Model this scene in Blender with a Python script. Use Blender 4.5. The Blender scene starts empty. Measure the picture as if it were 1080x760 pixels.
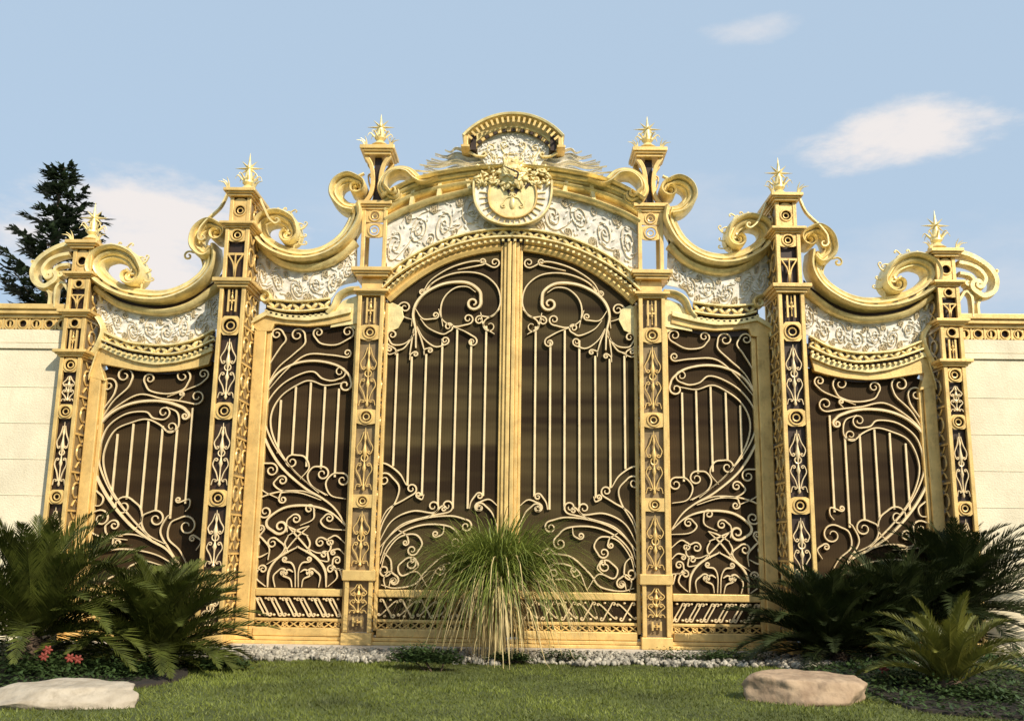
import bpy, bmesh, math, random
import numpy as np
from math import radians, pi, sin, cos, atan2, sqrt, hypot
random.seed(7); rng = np.random.default_rng(7)
sc = bpy.context.scene
col = sc.collection

# ------------------------------------------------------------------ camera
PIT, ROLL, YAW, F, CX, CH, CD = .195, .01357, -.01287, 1000., .1877, 1.3, 13.
fw = np.array([sin(YAW)*cos(PIT), cos(YAW)*cos(PIT), sin(PIT)])
rt = np.array([cos(YAW), -sin(YAW), 0.]); up = np.cross(rt, fw)
ax = cos(ROLL)*rt + sin(ROLL)*up; ay = -sin(ROLL)*rt + cos(ROLL)*up
cam_pos = np.array([CX, -CD, CH])
def ray(px, py): return fw + (px-540)/F*ax - (py-380)/F*ay
def B(px, py, Y=0.):                 # measured photo point -> (x, z) on the upright plane at depth Y
    d = ray(px, py); t = (Y+CD)/d[1]
    return (CX+t*d[0], CH+t*d[2])
def G(px, py, z=0.):                 # measured photo point -> (x, y) on the ground
    d = ray(px, py); t = (z-CH)/d[2]
    return (CX+t*d[0], -CD+t*d[1])
def Zc(py, Y=0.): return B(540, py, Y)[1]
from mathutils import Matrix
cd = bpy.data.cameras.new('camera'); cam = bpy.data.objects.new('camera', cd); col.objects.link(cam)
cam.matrix_world = Matrix(((ax[0], ay[0], -fw[0], cam_pos[0]), (ax[1], ay[1], -fw[1], cam_pos[1]), (ax[2], ay[2], -fw[2], cam_pos[2]), (0, 0, 0, 1)))
cd.sensor_width = 36; cd.lens = 36*F/1080; cd.clip_end = 3000; cd.clip_start = .05
sc.camera = cam

# ------------------------------------------------------------------ materials
def mat(name, c, rough=.5, metal=0., var=.15, scale=6., bump=0., bscale=60., spec=.5, c2=None, trans=0., streak=0., stain=(.10, .055, .02)):
    m = bpy.data.materials.new(name); m.use_nodes = True
    nt = m.node_tree; n = nt.nodes; b = n['Principled BSDF']
    tc = n.new('ShaderNodeTexCoord')
    nz = n.new('ShaderNodeTexNoise'); nz.inputs['Scale'].default_value = scale; nz.inputs['Detail'].default_value = 6
    nt.links.new(tc.outputs['Object'], nz.inputs['Vector'])
    rp = n.new('ShaderNodeValToRGB')
    a = c2 if c2 else tuple(v*(1-var*1.6) for v in c)
    e = c if c2 else tuple(min(1, v*(1+var*.6)) for v in c)
    rp.color_ramp.elements[0].position = .3; rp.color_ramp.elements[1].position = .68
    rp.color_ramp.elements[0].color = (*a, 1); rp.color_ramp.elements[1].color = (*e, 1)
    nt.links.new(nz.outputs['Fac'], rp.inputs['Fac']); nt.links.new(rp.outputs['Color'], b.inputs['Base Color'])
    if streak:      # rain streaks, rubbed patches and specks of tarnish
        mp = n.new('ShaderNodeMapping'); mp.inputs['Scale'].default_value = (5, 5, 1.6); nt.links.new(tc.outputs['Object'], mp.inputs['Vector'])
        n3 = n.new('ShaderNodeTexNoise'); n3.inputs['Scale'].default_value = 2.2; n3.inputs['Detail'].default_value = 7; n3.inputs['Roughness'].default_value = .65; nt.links.new(mp.outputs[0], n3.inputs['Vector'])
        n4 = n.new('ShaderNodeTexNoise'); n4.inputs['Scale'].default_value = 26; n4.inputs['Detail'].default_value = 5; nt.links.new(tc.outputs['Object'], n4.inputs['Vector'])
        ad = n.new('ShaderNodeMath'); ad.operation = 'MULTIPLY_ADD'; nt.links.new(n4.outputs['Fac'], ad.inputs[0]); ad.inputs[1].default_value = .45; nt.links.new(n3.outputs['Fac'], ad.inputs[2])
        mr = n.new('ShaderNodeMapRange'); nt.links.new(ad.outputs[0], mr.inputs['Value']); mr.inputs['From Min'].default_value = .74; mr.inputs['From Max'].default_value = .98; mr.inputs['To Max'].default_value = streak
        mc = n.new('ShaderNodeMix'); mc.data_type = 'RGBA'; nt.links.new(mr.outputs['Result'], mc.inputs[0]); nt.links.new(rp.outputs['Color'], mc.inputs[6]); mc.inputs[7].default_value = (*stain, 1)
        nt.links.new(mc.outputs[2], b.inputs['Base Color'])
        rr = n.new('ShaderNodeMapRange'); nt.links.new(ad.outputs[0], rr.inputs['Value']); rr.inputs['From Min'].default_value = .45; rr.inputs['From Max'].default_value = .95; rr.inputs['To Min'].default_value = max(.12, rough-.12); rr.inputs['To Max'].default_value = rough+.25
        nt.links.new(rr.outputs['Result'], b.inputs['Roughness'])
    if not streak: b.inputs['Roughness'].default_value = rough
    b.inputs['Roughness'].default_value = rough; b.inputs['Metallic'].default_value = metal
    b.inputs['Specular IOR Level'].default_value = spec
    if bump:
        n2 = n.new('ShaderNodeTexNoise'); n2.inputs['Scale'].default_value = bscale; n2.inputs['Detail'].default_value = 4
        nt.links.new(tc.outputs['Object'], n2.inputs['Vector'])
        bp = n.new('ShaderNodeBump'); bp.inputs['Strength'].default_value = bump; bp.inputs['Distance'].default_value = .02
        nt.links.new(n2.outputs['Fac'], bp.inputs['Height']); nt.links.new(bp.outputs['Normal'], b.inputs['Normal'])
    if trans:
        tr = n.new('ShaderNodeBsdfTranslucent'); mx = n.new('ShaderNodeMixShader'); mx.inputs[0].default_value = trans
        nt.links.new(rp.outputs['Color'], tr.inputs['Color'])
        nt.links.new(b.outputs[0], mx.inputs[1]); nt.links.new(tr.outputs[0], mx.inputs[2])
        nt.links.new(mx.outputs[0], n['Material Output'].inputs['Surface'])
    return m
GOLD  = mat('gold_paint', (.80, .55, .20), .34, .25, .16, 5, .15, 70, streak=.42, stain=(.26, .13, .035))
PALE  = mat('pale_gold', (.90, .735, .35), .32, .25, .18, 7, .18, 60, streak=.5, stain=(.30, .18, .06))  # lighter gold tone for pediments, finials and small plates
BAR   = mat('champagne_iron', (.88, .69, .40), .36, .15, .12, 8)
FILI  = mat('antique_white_metal', (.82, .78, .68), .5, .0, .14, 14, .25, 60)
PLATE = mat('ivory_plate', (.78, .73, .63), .55, .0, .25, 10, .2, 60, streak=.4, stain=(.36, .28, .16))
FILL  = mat('filigree_wire', (.70, .58, .36), .42, .15, .2, 9)
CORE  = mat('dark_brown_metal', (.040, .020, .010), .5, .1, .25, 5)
WALLM = mat('cream_render', (.78, .69, .50), .8, 0, .09, 2.2, .35, 45, streak=.22, stain=(.50, .42, .28))
STONE = mat('plinth_stone', (.60, .55, .47), .8, 0, .15, 4, .3, 30)
PEB   = mat('white_pebble', (.42, .38, .30), .8, 0, .55, 14)
ROCK  = mat('sandstone_rock', (.46, .33, .21), .9, 0, .25, 7, 1., 9, c2=(.27, .18, .11), streak=.6, stain=(.14, .10, .065))
ROCKW = mat('pale_limestone', (.48, .41, .31), .9, 0, .25, 7, .9, 12, c2=(.34, .28, .20), streak=.5, stain=(.20, .16, .11))
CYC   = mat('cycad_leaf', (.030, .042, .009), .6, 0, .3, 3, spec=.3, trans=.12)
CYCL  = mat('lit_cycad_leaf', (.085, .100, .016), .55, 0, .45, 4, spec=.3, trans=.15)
CYCY  = mat('bright_lit_cycad_leaf', (.17, .17, .028), .45, 0, .3, 3, trans=.2)  # brightest copy of the cycad leaf, with sunlight put into its yellow green
BARK  = mat('bark', (.10, .065, .04), .9, 0, .3, 12, .8, 30)
GRN   = mat('grass_tree_leaf', (.215, .26, .045), .5, 0, .3, 4, trans=.3)
DRY   = mat('dry_straw_leaf', (.66, .51, .23), .6, 0, .25, 6, trans=.2)
SHRUB = mat('shrub_leaf', (.050, .085, .022), .5, 0, .3, 6, trans=.15)
FLOW  = mat('red_petal', (.27, .05, .03), .6, 0, .2, 6)
PINE  = mat('conifer_needle', (.040, .062, .026), .6, 0, .4, 2, trans=.2)
LAWN  = mat('lawn_soil', (.085, .105, .020), .9, 0, .3, 2.5, .6, 60)
BLADE = mat('grass_blade', (.175, .205, .030), .6, 0, .42, .9, trans=.25)
SOIL  = mat('bed_soil', (.030, .022, .014), .95, 0, .3, 8, .8, 30)
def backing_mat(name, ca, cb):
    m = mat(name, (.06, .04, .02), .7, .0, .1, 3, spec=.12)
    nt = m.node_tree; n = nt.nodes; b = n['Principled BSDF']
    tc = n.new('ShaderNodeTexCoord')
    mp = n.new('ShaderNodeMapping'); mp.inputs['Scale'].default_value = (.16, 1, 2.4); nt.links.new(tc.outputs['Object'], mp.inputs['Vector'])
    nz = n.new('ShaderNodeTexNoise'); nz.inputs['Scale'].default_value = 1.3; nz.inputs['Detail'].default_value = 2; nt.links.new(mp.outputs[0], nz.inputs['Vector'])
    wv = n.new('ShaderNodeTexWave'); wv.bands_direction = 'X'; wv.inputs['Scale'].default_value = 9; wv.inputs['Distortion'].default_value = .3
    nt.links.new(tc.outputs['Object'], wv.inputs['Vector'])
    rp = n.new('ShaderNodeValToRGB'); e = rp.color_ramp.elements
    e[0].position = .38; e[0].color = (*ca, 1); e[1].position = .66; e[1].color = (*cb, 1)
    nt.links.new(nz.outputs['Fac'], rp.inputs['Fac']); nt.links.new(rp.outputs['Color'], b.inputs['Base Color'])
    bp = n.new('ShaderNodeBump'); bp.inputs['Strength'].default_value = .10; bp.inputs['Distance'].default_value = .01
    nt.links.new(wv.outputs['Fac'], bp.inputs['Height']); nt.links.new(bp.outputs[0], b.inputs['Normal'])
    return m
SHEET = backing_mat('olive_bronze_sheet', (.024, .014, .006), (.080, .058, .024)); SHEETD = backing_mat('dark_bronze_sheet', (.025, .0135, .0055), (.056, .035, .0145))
MESHG = mat('olive_gold_sheet', (.27, .19, .09), .5, .1, .25, 6)

# ------------------------------------------------------------------ mesh helpers
def catmull(P, n=7):
    P = np.asarray(P, float)
    if len(P) < 3:
        return np.array([P[0]+(P[-1]-P[0])*t for t in np.linspace(0, 1, 6)])
    Q = np.vstack([2*P[0]-P[1], P, 2*P[-1]-P[-2]]); out = []
    for i in range(1, len(Q)-2):
        p0, p1, p2, p3 = Q[i-1:i+3]
        for t in np.arange(n)/n:
            out.append(.5*((2*p1)+(p2-p0)*t+(2*p0-5*p1+4*p2-p3)*t*t+(-p0+3*p1-3*p2+p3)*t**3))
    out.append(P[-1]); return np.array(out)
def resample(P, n):
    P = np.asarray(P, float); d = np.r_[0, np.cumsum(np.hypot(*np.diff(P, axis=0).T))]
    s = np.linspace(0, d[-1], n); return np.stack([np.interp(s, d, P[:, 0]), np.interp(s, d, P[:, 1])], 1)
def curl(P, r, turns, side, end=.2):
    """carry a curve on into a volute; side 'L' / 'R' seen from the front"""
    P = list(map(np.array, P)); h = atan2(*(P[-1]-P[-2])[::-1]); sg = 1 if side == 'L' else -1
    n = max(8, int(turns*20)); p = P[-1].copy()
    for i in range(n):
        rr = r*(1-(1-end)*(i/n)**.8); dth = 2*pi*turns/n
        h += sg*dth/2; p = p+rr*dth*np.array([cos(h), sin(h)]); h += sg*dth/2; P.append(p.copy())
    return np.array(P)

class MB:
    def __init__(s): s.v = []; s.f = []
    def add(s, vs, fs):
        k = len(s.v); s.v.extend([tuple(map(float, q)) for q in vs]); s.f.extend([tuple(i+k for i in f) for f in fs]); return s
    def box(s, x0, x1, y0, y1, z0, z1):
        return s.add([(x0, y0, z0), (x1, y0, z0), (x1, y1, z0), (x0, y1, z0), (x0, y0, z1), (x1, y0, z1), (x1, y1, z1), (x0, y1, z1)],
                     [(0, 1, 5, 4), (1, 2, 6, 5), (2, 3, 7, 6), (3, 0, 4, 7), (4, 5, 6, 7), (3, 2, 1, 0)])
    def prism(s, poly, y0, y1):
        n = len(poly)
        return s.add([(x, y0, z) for x, z in poly]+[(x, y1, z) for x, z in poly],
                     [tuple(range(n)), tuple(range(2*n-1, n-1, -1))]+[(i, i+n, (i+1) % n+n, (i+1) % n) for i in range(n)])
    def ribbon(s, lo, hi, y0, y1, n=40):          # plate between two curves
        lo = resample(lo, n); hi = resample(hi, n)
        vs = []
        for a, b in zip(lo, hi): vs += [(a[0], y0, a[1]), (b[0], y0, b[1]), (b[0], y1, b[1]), (a[0], y1, a[1])]
        fs = [(0, 1, 2, 3), (4*n-1, 4*n-2, 4*n-3, 4*n-4)]
        for i in range(n-1):
            for k in range(4): fs.append((4*i+k, 4*i+4+k, 4*i+4+(k+1) % 4, 4*i+(k+1) % 4))
        return s.add(vs, fs)
    def sweep(s, P, prof, scale=None):            # profile (normal offset, y) along an (x, z) curve
        P = np.asarray(P, float); n = len(P); T = np.gradient(P, axis=0); T /= np.maximum(1e-9, np.hypot(T[:, 0], T[:, 1]))[:, None]
        N = np.stack([-T[:, 1], T[:, 0]], 1); m = len(prof); sca = np.ones(n) if scale is None else np.asarray(scale)
        vs = []; fs = []
        for i in range(n):
            for a, y in prof: vs.append((P[i, 0]+N[i, 0]*a*sca[i], y, P[i, 1]+N[i, 1]*a*sca[i]))
        for i in range(n-1):
            for k in range(m): fs.append((i*m+k, i*m+(k+1) % m, (i+1)*m+(k+1) % m, (i+1)*m+k))
        fs += [tuple(range(m-1, -1, -1)), tuple(range((n-1)*m, n*m))]
        return s.add(vs, fs)
    def flatbar(s, P, Y, w, d, taper=(1, 1)):     # forged bar in the gate plane, half width w, half depth d
        n = len(P); t = np.linspace(0, 1, n); sc_ = np.interp(t, [0, .25, .7, 1], [taper[0], 1, 1, taper[1]])
        pr = [(-w, Y), (-w*.55, Y-d), (w*.55, Y-d), (w, Y), (w*.55, Y+d), (-w*.55, Y+d)]
        return s.sweep(P, pr, sc_)
    def tube(s, P, r, sides=6, taper=None):       # free 3-d tube
        P = np.asarray(P, float); n = len(P); vs = []; fs = []
        T = np.gradient(P, axis=0)
        for i in range(n):
            t = T[i]/max(1e-9, np.linalg.norm(T[i])); a = np.cross(t, (0, 0, 1) if abs(t[2]) < .9 else (1, 0, 0)); a /= np.linalg.norm(a); b = np.cross(t, a)
            rr = r*(1 if taper is None else taper[i])
            for k in range(sides):
                q = 2*pi*k/sides; vs.append(P[i]+rr*(cos(q)*a+sin(q)*b))
        for i in range(n-1):
            for k in range(sides): fs.append((i*sides+k, i*sides+(k+1) % sides, (i+1)*sides+(k+1) % sides, (i+1)*sides+k))
        fs += [tuple(range(sides-1, -1, -1)), tuple(range((n-1)*sides, n*sides))]
        return s.add(vs, fs)
    def lathe(s, prof, c=(0, 0, 0), sides=14):    # (r, z) around a vertical axis
        vs = []; fs = []; n = len(prof)
        for r, z in prof:
            for k in range(sides): q = 2*pi*k/sides; vs.append((c[0]+r*cos(q), c[1]+r*sin(q), c[2]+z))
        for i in range(n-1):
            for k in range(sides): fs.append((i*sides+k, i*sides+(k+1) % sides, (i+1)*sides+(k+1) % sides, (i+1)*sides+k))
        fs += [tuple(range(sides-1, -1, -1)), tuple(range((n-1)*sides, n*sides))]
        return s.add(vs, fs)
    def ell(s, c, A, Bv, Cv, nu=8, nv=5):         # ellipsoid with three half axes
        c, A, Bv, Cv = map(np.array, (c, A, Bv, Cv)); vs = []; fs = []
        for j in range(nv+1):
            ph = pi*j/nv
            for k in range(nu):
                th = 2*pi*k/nu; vs.append(c+A*cos(ph)+sin(ph)*(Bv*cos(th)+Cv*sin(th)))
        for j in range(nv):
            for k in range(nu): fs.append((j*nu+k, j*nu+(k+1) % nu, (j+1)*nu+(k+1) % nu, (j+1)*nu+k))
        return s.add(vs, fs)
    def holed(s, x, z, hw, hh, r, y0, y1, n=16):  # square plate with a round hole
        q = [2*pi*(k+.5)/n for k in range(n)]
        inn = [(x+r*cos(a), z+r*sin(a)) for a in q]
        out = []
        for a in q:
            m = max(abs(cos(a))/hw, abs(sin(a))/hh); out.append((x+cos(a)/m, z+sin(a)/m))
        vs = [(a, y0, b) for a, b in out]+[(a, y0, b) for a, b in inn]+[(a, y1, b) for a, b in out]+[(a, y1, b) for a, b in inn]
        fs = []
        for k in range(n):
            j = (k+1) % n
            fs += [(k, j, n+j, n+k), (n+k, n+j, 3*n+j, 3*n+k), (2*n+k, 3*n+k, 3*n+j, 2*n+j), (k, 2*n+k, 2*n+j, j)]
        return s.add(vs, fs)
    def torus(s, x, y, z, R, r, n=18, m=6):       # ring facing the viewer
        vs = []; fs = []
        for i in range(n):
            a = 2*pi*i/n
            for k in range(m):
                b = 2*pi*k/m; rr = R+r*cos(b); vs.append((x+rr*cos(a), y+r*sin(b), z+rr*sin(a)))
        for i in range(n):
            for k in range(m): fs.append((i*m+k, ((i+1) % n)*m+k, ((i+1) % n)*m+(k+1) % m, i*m+(k+1) % m))
        return s.add(vs, fs)
    def build(s, name, m, parent=None, flip=1, smooth=False, bevel=0., recalc=True, label=None):
        v = np.array(s.v, float); f = s.f
        if flip < 0: v[:, 0] *= -1; f = [tuple(reversed(q)) for q in f]
        if parent is not None: v = v-np.array(parent.location)
        me = bpy.data.meshes.new(name); me.from_pydata(v.tolist(), [], f)
        if recalc:
            bm = bmesh.new(); bm.from_mesh(me); bmesh.ops.recalc_face_normals(bm, faces=bm.faces); bm.to_mesh(me); bm.free()
        me.materials.append(m); me.update()
        if smooth:
            me.shade_smooth()
            try: me.set_sharp_from_angle(angle=radians(50))
            except Exception: pass
        o = bpy.data.objects.new(name, me); col.objects.link(o)
        if parent is not None: o.parent = parent
        if bevel:
            b = o.modifiers.new('edge', 'BEVEL'); b.width = bevel; b.segments = 2; b.limit_method = 'ANGLE'
        if label: o['label'] = label
        return o
def tag(o, label=None, cat=None, group=None, kind=None):
    for k, q in (('label', label), ('category', cat), ('group', group), ('kind', kind)):
        if q: o[k] = q
    return o
def thing(name, loc, label, cat, group=None):
    o = bpy.data.objects.new(name, None); o.empty_display_size = .1; col.objects.link(o); o.location = loc
    bpy.context.view_layer.update()
    return tag(o, label, cat, group)
def sub(o, parent):                                # part that hangs under a part
    o.parent = parent; return o

# ------------------------------------------------------------------ zoom frames used to read the photograph
FR = {'a': (0, 160, 3.1667), 'b': (200, 110, 3.1667), 'c': (400, 90, 2.714), 'f': (0, 340, 3.1667), 'g': (200, 320, 3.1667),
      'h': (360, 240, 2.235), 'k': (0, 520, 3.1667), 'l': (200, 500, 3.1667), 'm': (400, 500, 2.923), 'p': (0, 0, 1)}
def Q(fr, pts, Y=0.):
    ox, oy, k = FR[fr]; return np.array([B(ox+x/k, oy+y/k, Y) for x, y in pts])
def U(fr): return .0128/FR[fr][2]
def curve(fr, pts, Y=0., c1=None, c0=None, n=7):
    P = catmull(Q(fr, pts, Y), n); u = U(fr)
    if c1: P = curl(P, c1[1]*u, c1[2] if len(c1) > 2 else 1.35, c1[0])
    if c0: P = curl(P[::-1], c0[1]*u, c0[2] if len(c0) > 2 else 1.35, c0[0])[::-1]
    return P

# ================================================================== SETTING
def box_obj(name, x0, x1, y0, y1, z0, z1, m, bevel=0.):
    return MB().box(x0, x1, y0, y1, z0, z1).build(name, m, bevel=bevel)
# lawn sheet to the horizon, gently uneven
xs = np.r_[-900, -300, -100, -40, np.linspace(-14, 14, 57), 40, 100, 300, 900]; ys = np.r_[-400, -100, -40, np.linspace(-16, 4, 41), 20, 60, 200, 1200]
XX, YY = np.meshgrid(xs, ys); ZZ = .02*np.sin(XX*1.3+1)*np.cos(YY*.9)*(np.abs(XX) < 14)*(YY < -2)*(YY > -15)
vv = np.stack([XX, YY, ZZ], 2).reshape(-1, 3); nx = len(xs)
fs = [(j*nx+i, j*nx+i+1, (j+1)*nx+i+1, (j+1)*nx+i) for j in range(len(ys)-1) for i in range(nx-1)]
tag(MB().add(vv, fs).build('lawn', LAWN, recalc=False, smooth=True), kind='structure')
# paved court behind the gate
tag(MB().add([(-40, .6, .03), (40, .6, .03), (40, 60, .03), (-40, 60, .03)], [(0, 1, 2, 3)]).build('paved_court', STONE, recalc=False), kind='structure')
# pale stone plinth under the gate
PZ = .03
pl = MB().box(-12, 12, -.72, .35, -.1, PZ)
tag(pl.build('plinth', STONE, bevel=.015), kind='structure')
# planting beds (soil)
def blob(cx, cy, rx, ry, z, n=40, seed=0):
    r = random.Random(seed); ph = [r.uniform(0, 6) for _ in range(4)]
    return [(cx+rx*(1+.08*sin(3*a+ph[0])+.06*sin(5*a+ph[1]))*cos(a), cy+ry*(1+.08*sin(2*a+ph[2])+.05*sin(7*a+ph[3]))*sin(a), z) for a in [2*pi*i/n for i in range(n)]]
def bed(cx, cy, rx, ry, z, seed):
    b = blob(cx, cy, rx, ry, z, 40, seed); vs = b+[(x, y, -.08) for x, y, z_ in blob(cx, cy, rx*1.03, ry*1.03, 0, 40, seed)]
    m = MB().add(vs, [tuple(range(40))]+[(i, i+40, (i+1) % 40+40, (i+1) % 40) for i in range(40)])
    return tag(m.build('planting_bed', SOIL), kind='structure')
bed(-5.35, -3.1, 2.05, 2.1, .03, 3); bed(5.6, -3.2, 2.5, 2.3, .03, 4)

# mown grass blades
def grass():
    n = 95000
    x = rng.uniform(-5.6, 5.6, n); y = -1.25-rng.random(n)**1.0*5.0
    keep = ((x+5.35)/2.0)**2+((y+3.1)/2.05)**2 > 1
    keep &= ((x-5.6)/2.45)**2+((y+3.2)/2.25)**2 > 1
    keep &= (y < -1.72+.1*np.sin(x*5)+.06*np.sin(x*13))
    x, y = x[keep], y[keep]; n = len(x)
    z = .02*np.sin(x*1.3+1)*np.cos(y*.9)
    h = rng.uniform(.014, .034, n)*(1+.25*np.sin(x*3)*np.sin(y*2.3)); a = rng.uniform(0, 2*pi, n); w = rng.uniform(.004, .008, n)
    l = rng.normal(0, .02, (n, 2))
    v = np.empty((n, 3, 3)); v[:, 0] = np.stack([x-w*np.cos(a), y-w*np.sin(a), z-.005], 1); v[:, 1] = np.stack([x+w*np.cos(a), y+w*np.sin(a), z-.005], 1)
    v[:, 2] = np.stack([x+l[:, 0], y+l[:, 1], z+h], 1)
    me = bpy.data.meshes.new('lawn_grass'); me.from_pydata(v.reshape(-1, 3).tolist(), [], np.arange(3*n).reshape(-1, 3).tolist()); me.materials.append(BLADE)
    o = bpy.data.objects.new('lawn_grass', me); col.objects.link(o)
    tag(o, 'short mown green grass of the lawn in front of the gate', 'grass', kind='stuff')
grass()
# white pebbles between plinth and lawn
def pebbles():
    m = MB(); base = MB().ell((0, 0, 0), (1, 0, 0), (0, 1, 0), (0, 0, 1), 6, 4); bv = np.array(base.v)
    for i in range(6500):
        x = random.uniform(-6.4, 6.4); y = random.uniform(-1.76+.1*sin(x*5)+.06*sin(x*13), -.70); s = random.uniform(.018, .045)
        R = np.linalg.qr(rng.normal(size=(3, 3)))[0]
        v = (bv*np.array([s, s*random.uniform(.6, 1), s*random.uniform(.5, .8)]))@R+np.array([x, y, random.uniform(.005, .05)])
        m.add(v, base.f)
    tag(m.build('pebble_strip', PEB, smooth=True, recalc=False), 'strip of white pebbles along the foot of the gate', 'pebbles', kind='stuff')
pebbles()

# ================================================================== PILLARS
def ring_item(mb, w, z0, z1, y):
    h = z1-z0; zc = (z0+z1)/2; r = .40*min(w, h)
    mb.holed(0, zc, w/2, h/2, r, y, y+.03); mb.torus(0, y-.004, zc, r*1.02, .014)
    if r > .07: mb.torus(0, y+.012, zc, r*.5, .010, 12, 5)
def spindle(mb, z0, z1, y, r=.02):
    h = z1-z0
    pr = [(.3, 0), (1, .03), (.5, .08), (.35, .2), (.5, .3), (1.25, .36), (.5, .42), (.35, .5), (.9, .56), (1.5, .62), (.8, .7), (.4, .78), (.9, .84), (.3, .9), (.2, 1)]
    mb.lathe([(a*r, z0+b*h) for a, b in pr], (0, y, 0), 8)
def orn_item(mb, w, z0, z1, y, seed=0):
    h = z1-z0; spindle(mb, z0+.02, z1-.02, y, min(.024, w*.1))
    rr = w*.17
    for sg in (1, -1):
        for (za, zb, cs) in ((.10, .42, 1), (.92, .60, -1)):
            P = [(sg*w*.07, z0+h*za), (sg*w*.20, z0+h*(za*.6+zb*.4)), (sg*w*.40, z0+h*(za*.25+zb*.75)), (sg*w*.33, z0+h*zb)]
            side = 'L' if sg*cs > 0 else 'R'
            c = curl(catmull(P, 4), rr*.62, 1.1, side)
            mb.flatbar(c, y, .0085, .012, (1, .6))
        c = curl(catmull([(sg*w*.42, z0+h*.04), (sg*w*.34, z0+h*.12), (sg*w*.2, z0+h*.12)], 4), rr*.4, .9, 'L' if sg > 0 else 'R'); mb.flatbar(c, y, .007, .01)
    mb.torus(0, y, z0+h*.52, w*.17, .009, 12, 5)
def small_item(mb, w, z0, z1, y):
    h = z1-z0; zc = (z0+z1)/2
    for sg in (-1, 1): mb.box(sg*w*.2-.012, sg*w*.2+.012, y, y+.025, z0+.01, z1-.01)
    mb.box(-w*.2, w*.2, y+.003, y+.022, zc-.014, zc+.014); spindle(mb, z0+.02, z1-.02, y, .014)
def fan_item(mb, w, z0, z1, y):
    h = z1-z0
    for sg in (-1, 0, 1):
        P = [(0, z0+.01), (sg*w*.10, z0+h*.4), (sg*w*.42, z0+h*.66)] if sg else [(0, z0+.01), (0, z0+h*.7)]
        mb.flatbar(catmull(P, 5), y, .012, .014)
    mb.box(-w/2, w/2, y, y+.02, z0+h*.66, z0+h*.72)
def ledge(w, d, yf, z0, z1, mb=None):
    mb = mb or MB(); h = z1-z0; e = [(-.055, 0, .32), (-.025, .32, .55), (0, .55, 1)]
    for off, a, b in e: mb.box(-w/2-off, w/2+off, yf-.0+(-off), yf+d+off, z0+a*h, z0+b*h)
    return mb
def flip_mb(mb, X):  # shift a pillar-local mesh to world
    mb.v = [(x+X, y, z) for x, y, z in mb.v]; return mb

def star_finial(z0, h, yc):
    m = MB()
    m.lathe([(.10, 0), (.13, .03), (.08, .07), (.05, .10), (.085, .14), (.075, .19), (.055, .24), (.05, .30), (.036, .5*h), (.018, .78*h), (.001, h)], (0, yc, z0), 10)
    for k in range(8):
        a = 2*pi*k/8+.2; L = .15; up_ = .21
        P = [(0, .10), (.5*L, up_*.72), (L, up_), (1.25*L, up_-.05)]
        P3 = [(cos(a)*x, yc+sin(a)*x, z0+z*h/.5) for x, z in P]
        m.tube(catmull(P3, 3), .022, 5, np.linspace(1, .12, 10))
    zs = z0+.60*h
    for ang, L in ((0, .21), (pi, .21), (pi/4, .16), (3*pi/4, .16), (-pi/5, .15), (pi+pi/5, .15)):
        m.tube([(0, yc, zs), (L*.5*cos(ang), yc, zs+L*.5*sin(ang)), (L*cos(ang), yc, zs+L*sin(ang))], .026, 4, (1, .5, .02))
    for sg in (1, -1): m.tube([(0, yc, zs), (0, yc+sg*.06, zs), (0, yc+sg*.12, zs)], .026, 4, (1, .5, .02))
    return m

PILL = {
 'p': dict(X=-3.778, Yf=-.6, w=.355, d=.72, px=245, shaft=(303, 664), boxes=[(240, 294, .335), (206, 234, .29)],
      ledges=[(294, 303, .53), (234, 240, .47), (198.5, 206, .44)],
      items=[(304, 329, 'small'), (333, 353, 'ring'), (355, 422, 'orn'), (424, 442, 'ring'), (444, 514, 'orn'), (516, 534, 'ring'), (536, 600, 'orn'), (602, 620, 'ring'), (622, 662, 'orn'),
             (240, 254, 'ring'), (255, 294, 'fan'), (207, 233, 'ring')], fin=(199, 156)),
 'i': dict(X=-1.9605, Yf=-.18, w=.37, d=.42, px=388, shaft=(311, 662), boxes=[(221, 283, .36)],
      ledges=[(305, 311.5, .49), (283, 292, .57), (212.5, 221, .49), (154, 163, .50)],
      items=[(313, 341, 'small'), (342, 358, 'ring'), (360, 430, 'orn'), (431, 447, 'ring'), (449, 519, 'orn'), (521, 535, 'ring'), (537, 599, 'orn'), (601, 612, 'band'), (613, 648, 'orn'), (650, 661, 'small'),
             (221, 234, 'ring'), (235, 250, 'ring')], fin=(155, 119)),
 'o': dict(X=-6.0105, Yf=-.35, w=.30, d=.52, px=72, shaft=(376, 664), boxes=[(335, 370, .31), (294, 327, .30), (262, 287, .27)],
      ledges=[(369, 376, .46), (327, 334, .46), (287, 293, .43), (254, 262, .45)],
      items=[(377, 392, 'ring'), (394, 424, 'orn'), (426, 441, 'ring'), (443, 514, 'orn'), (516, 531, 'ring'), (533, 600, 'orn'), (602, 616, 'ring'), (618, 662, 'orn'),
             (335, 346, 'ring'), (347, 369, 'small'), (294, 304, 'ring'), (304, 326, 'fan'), (263, 286, 'ring')], fin=(255, 212)),
}
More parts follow.
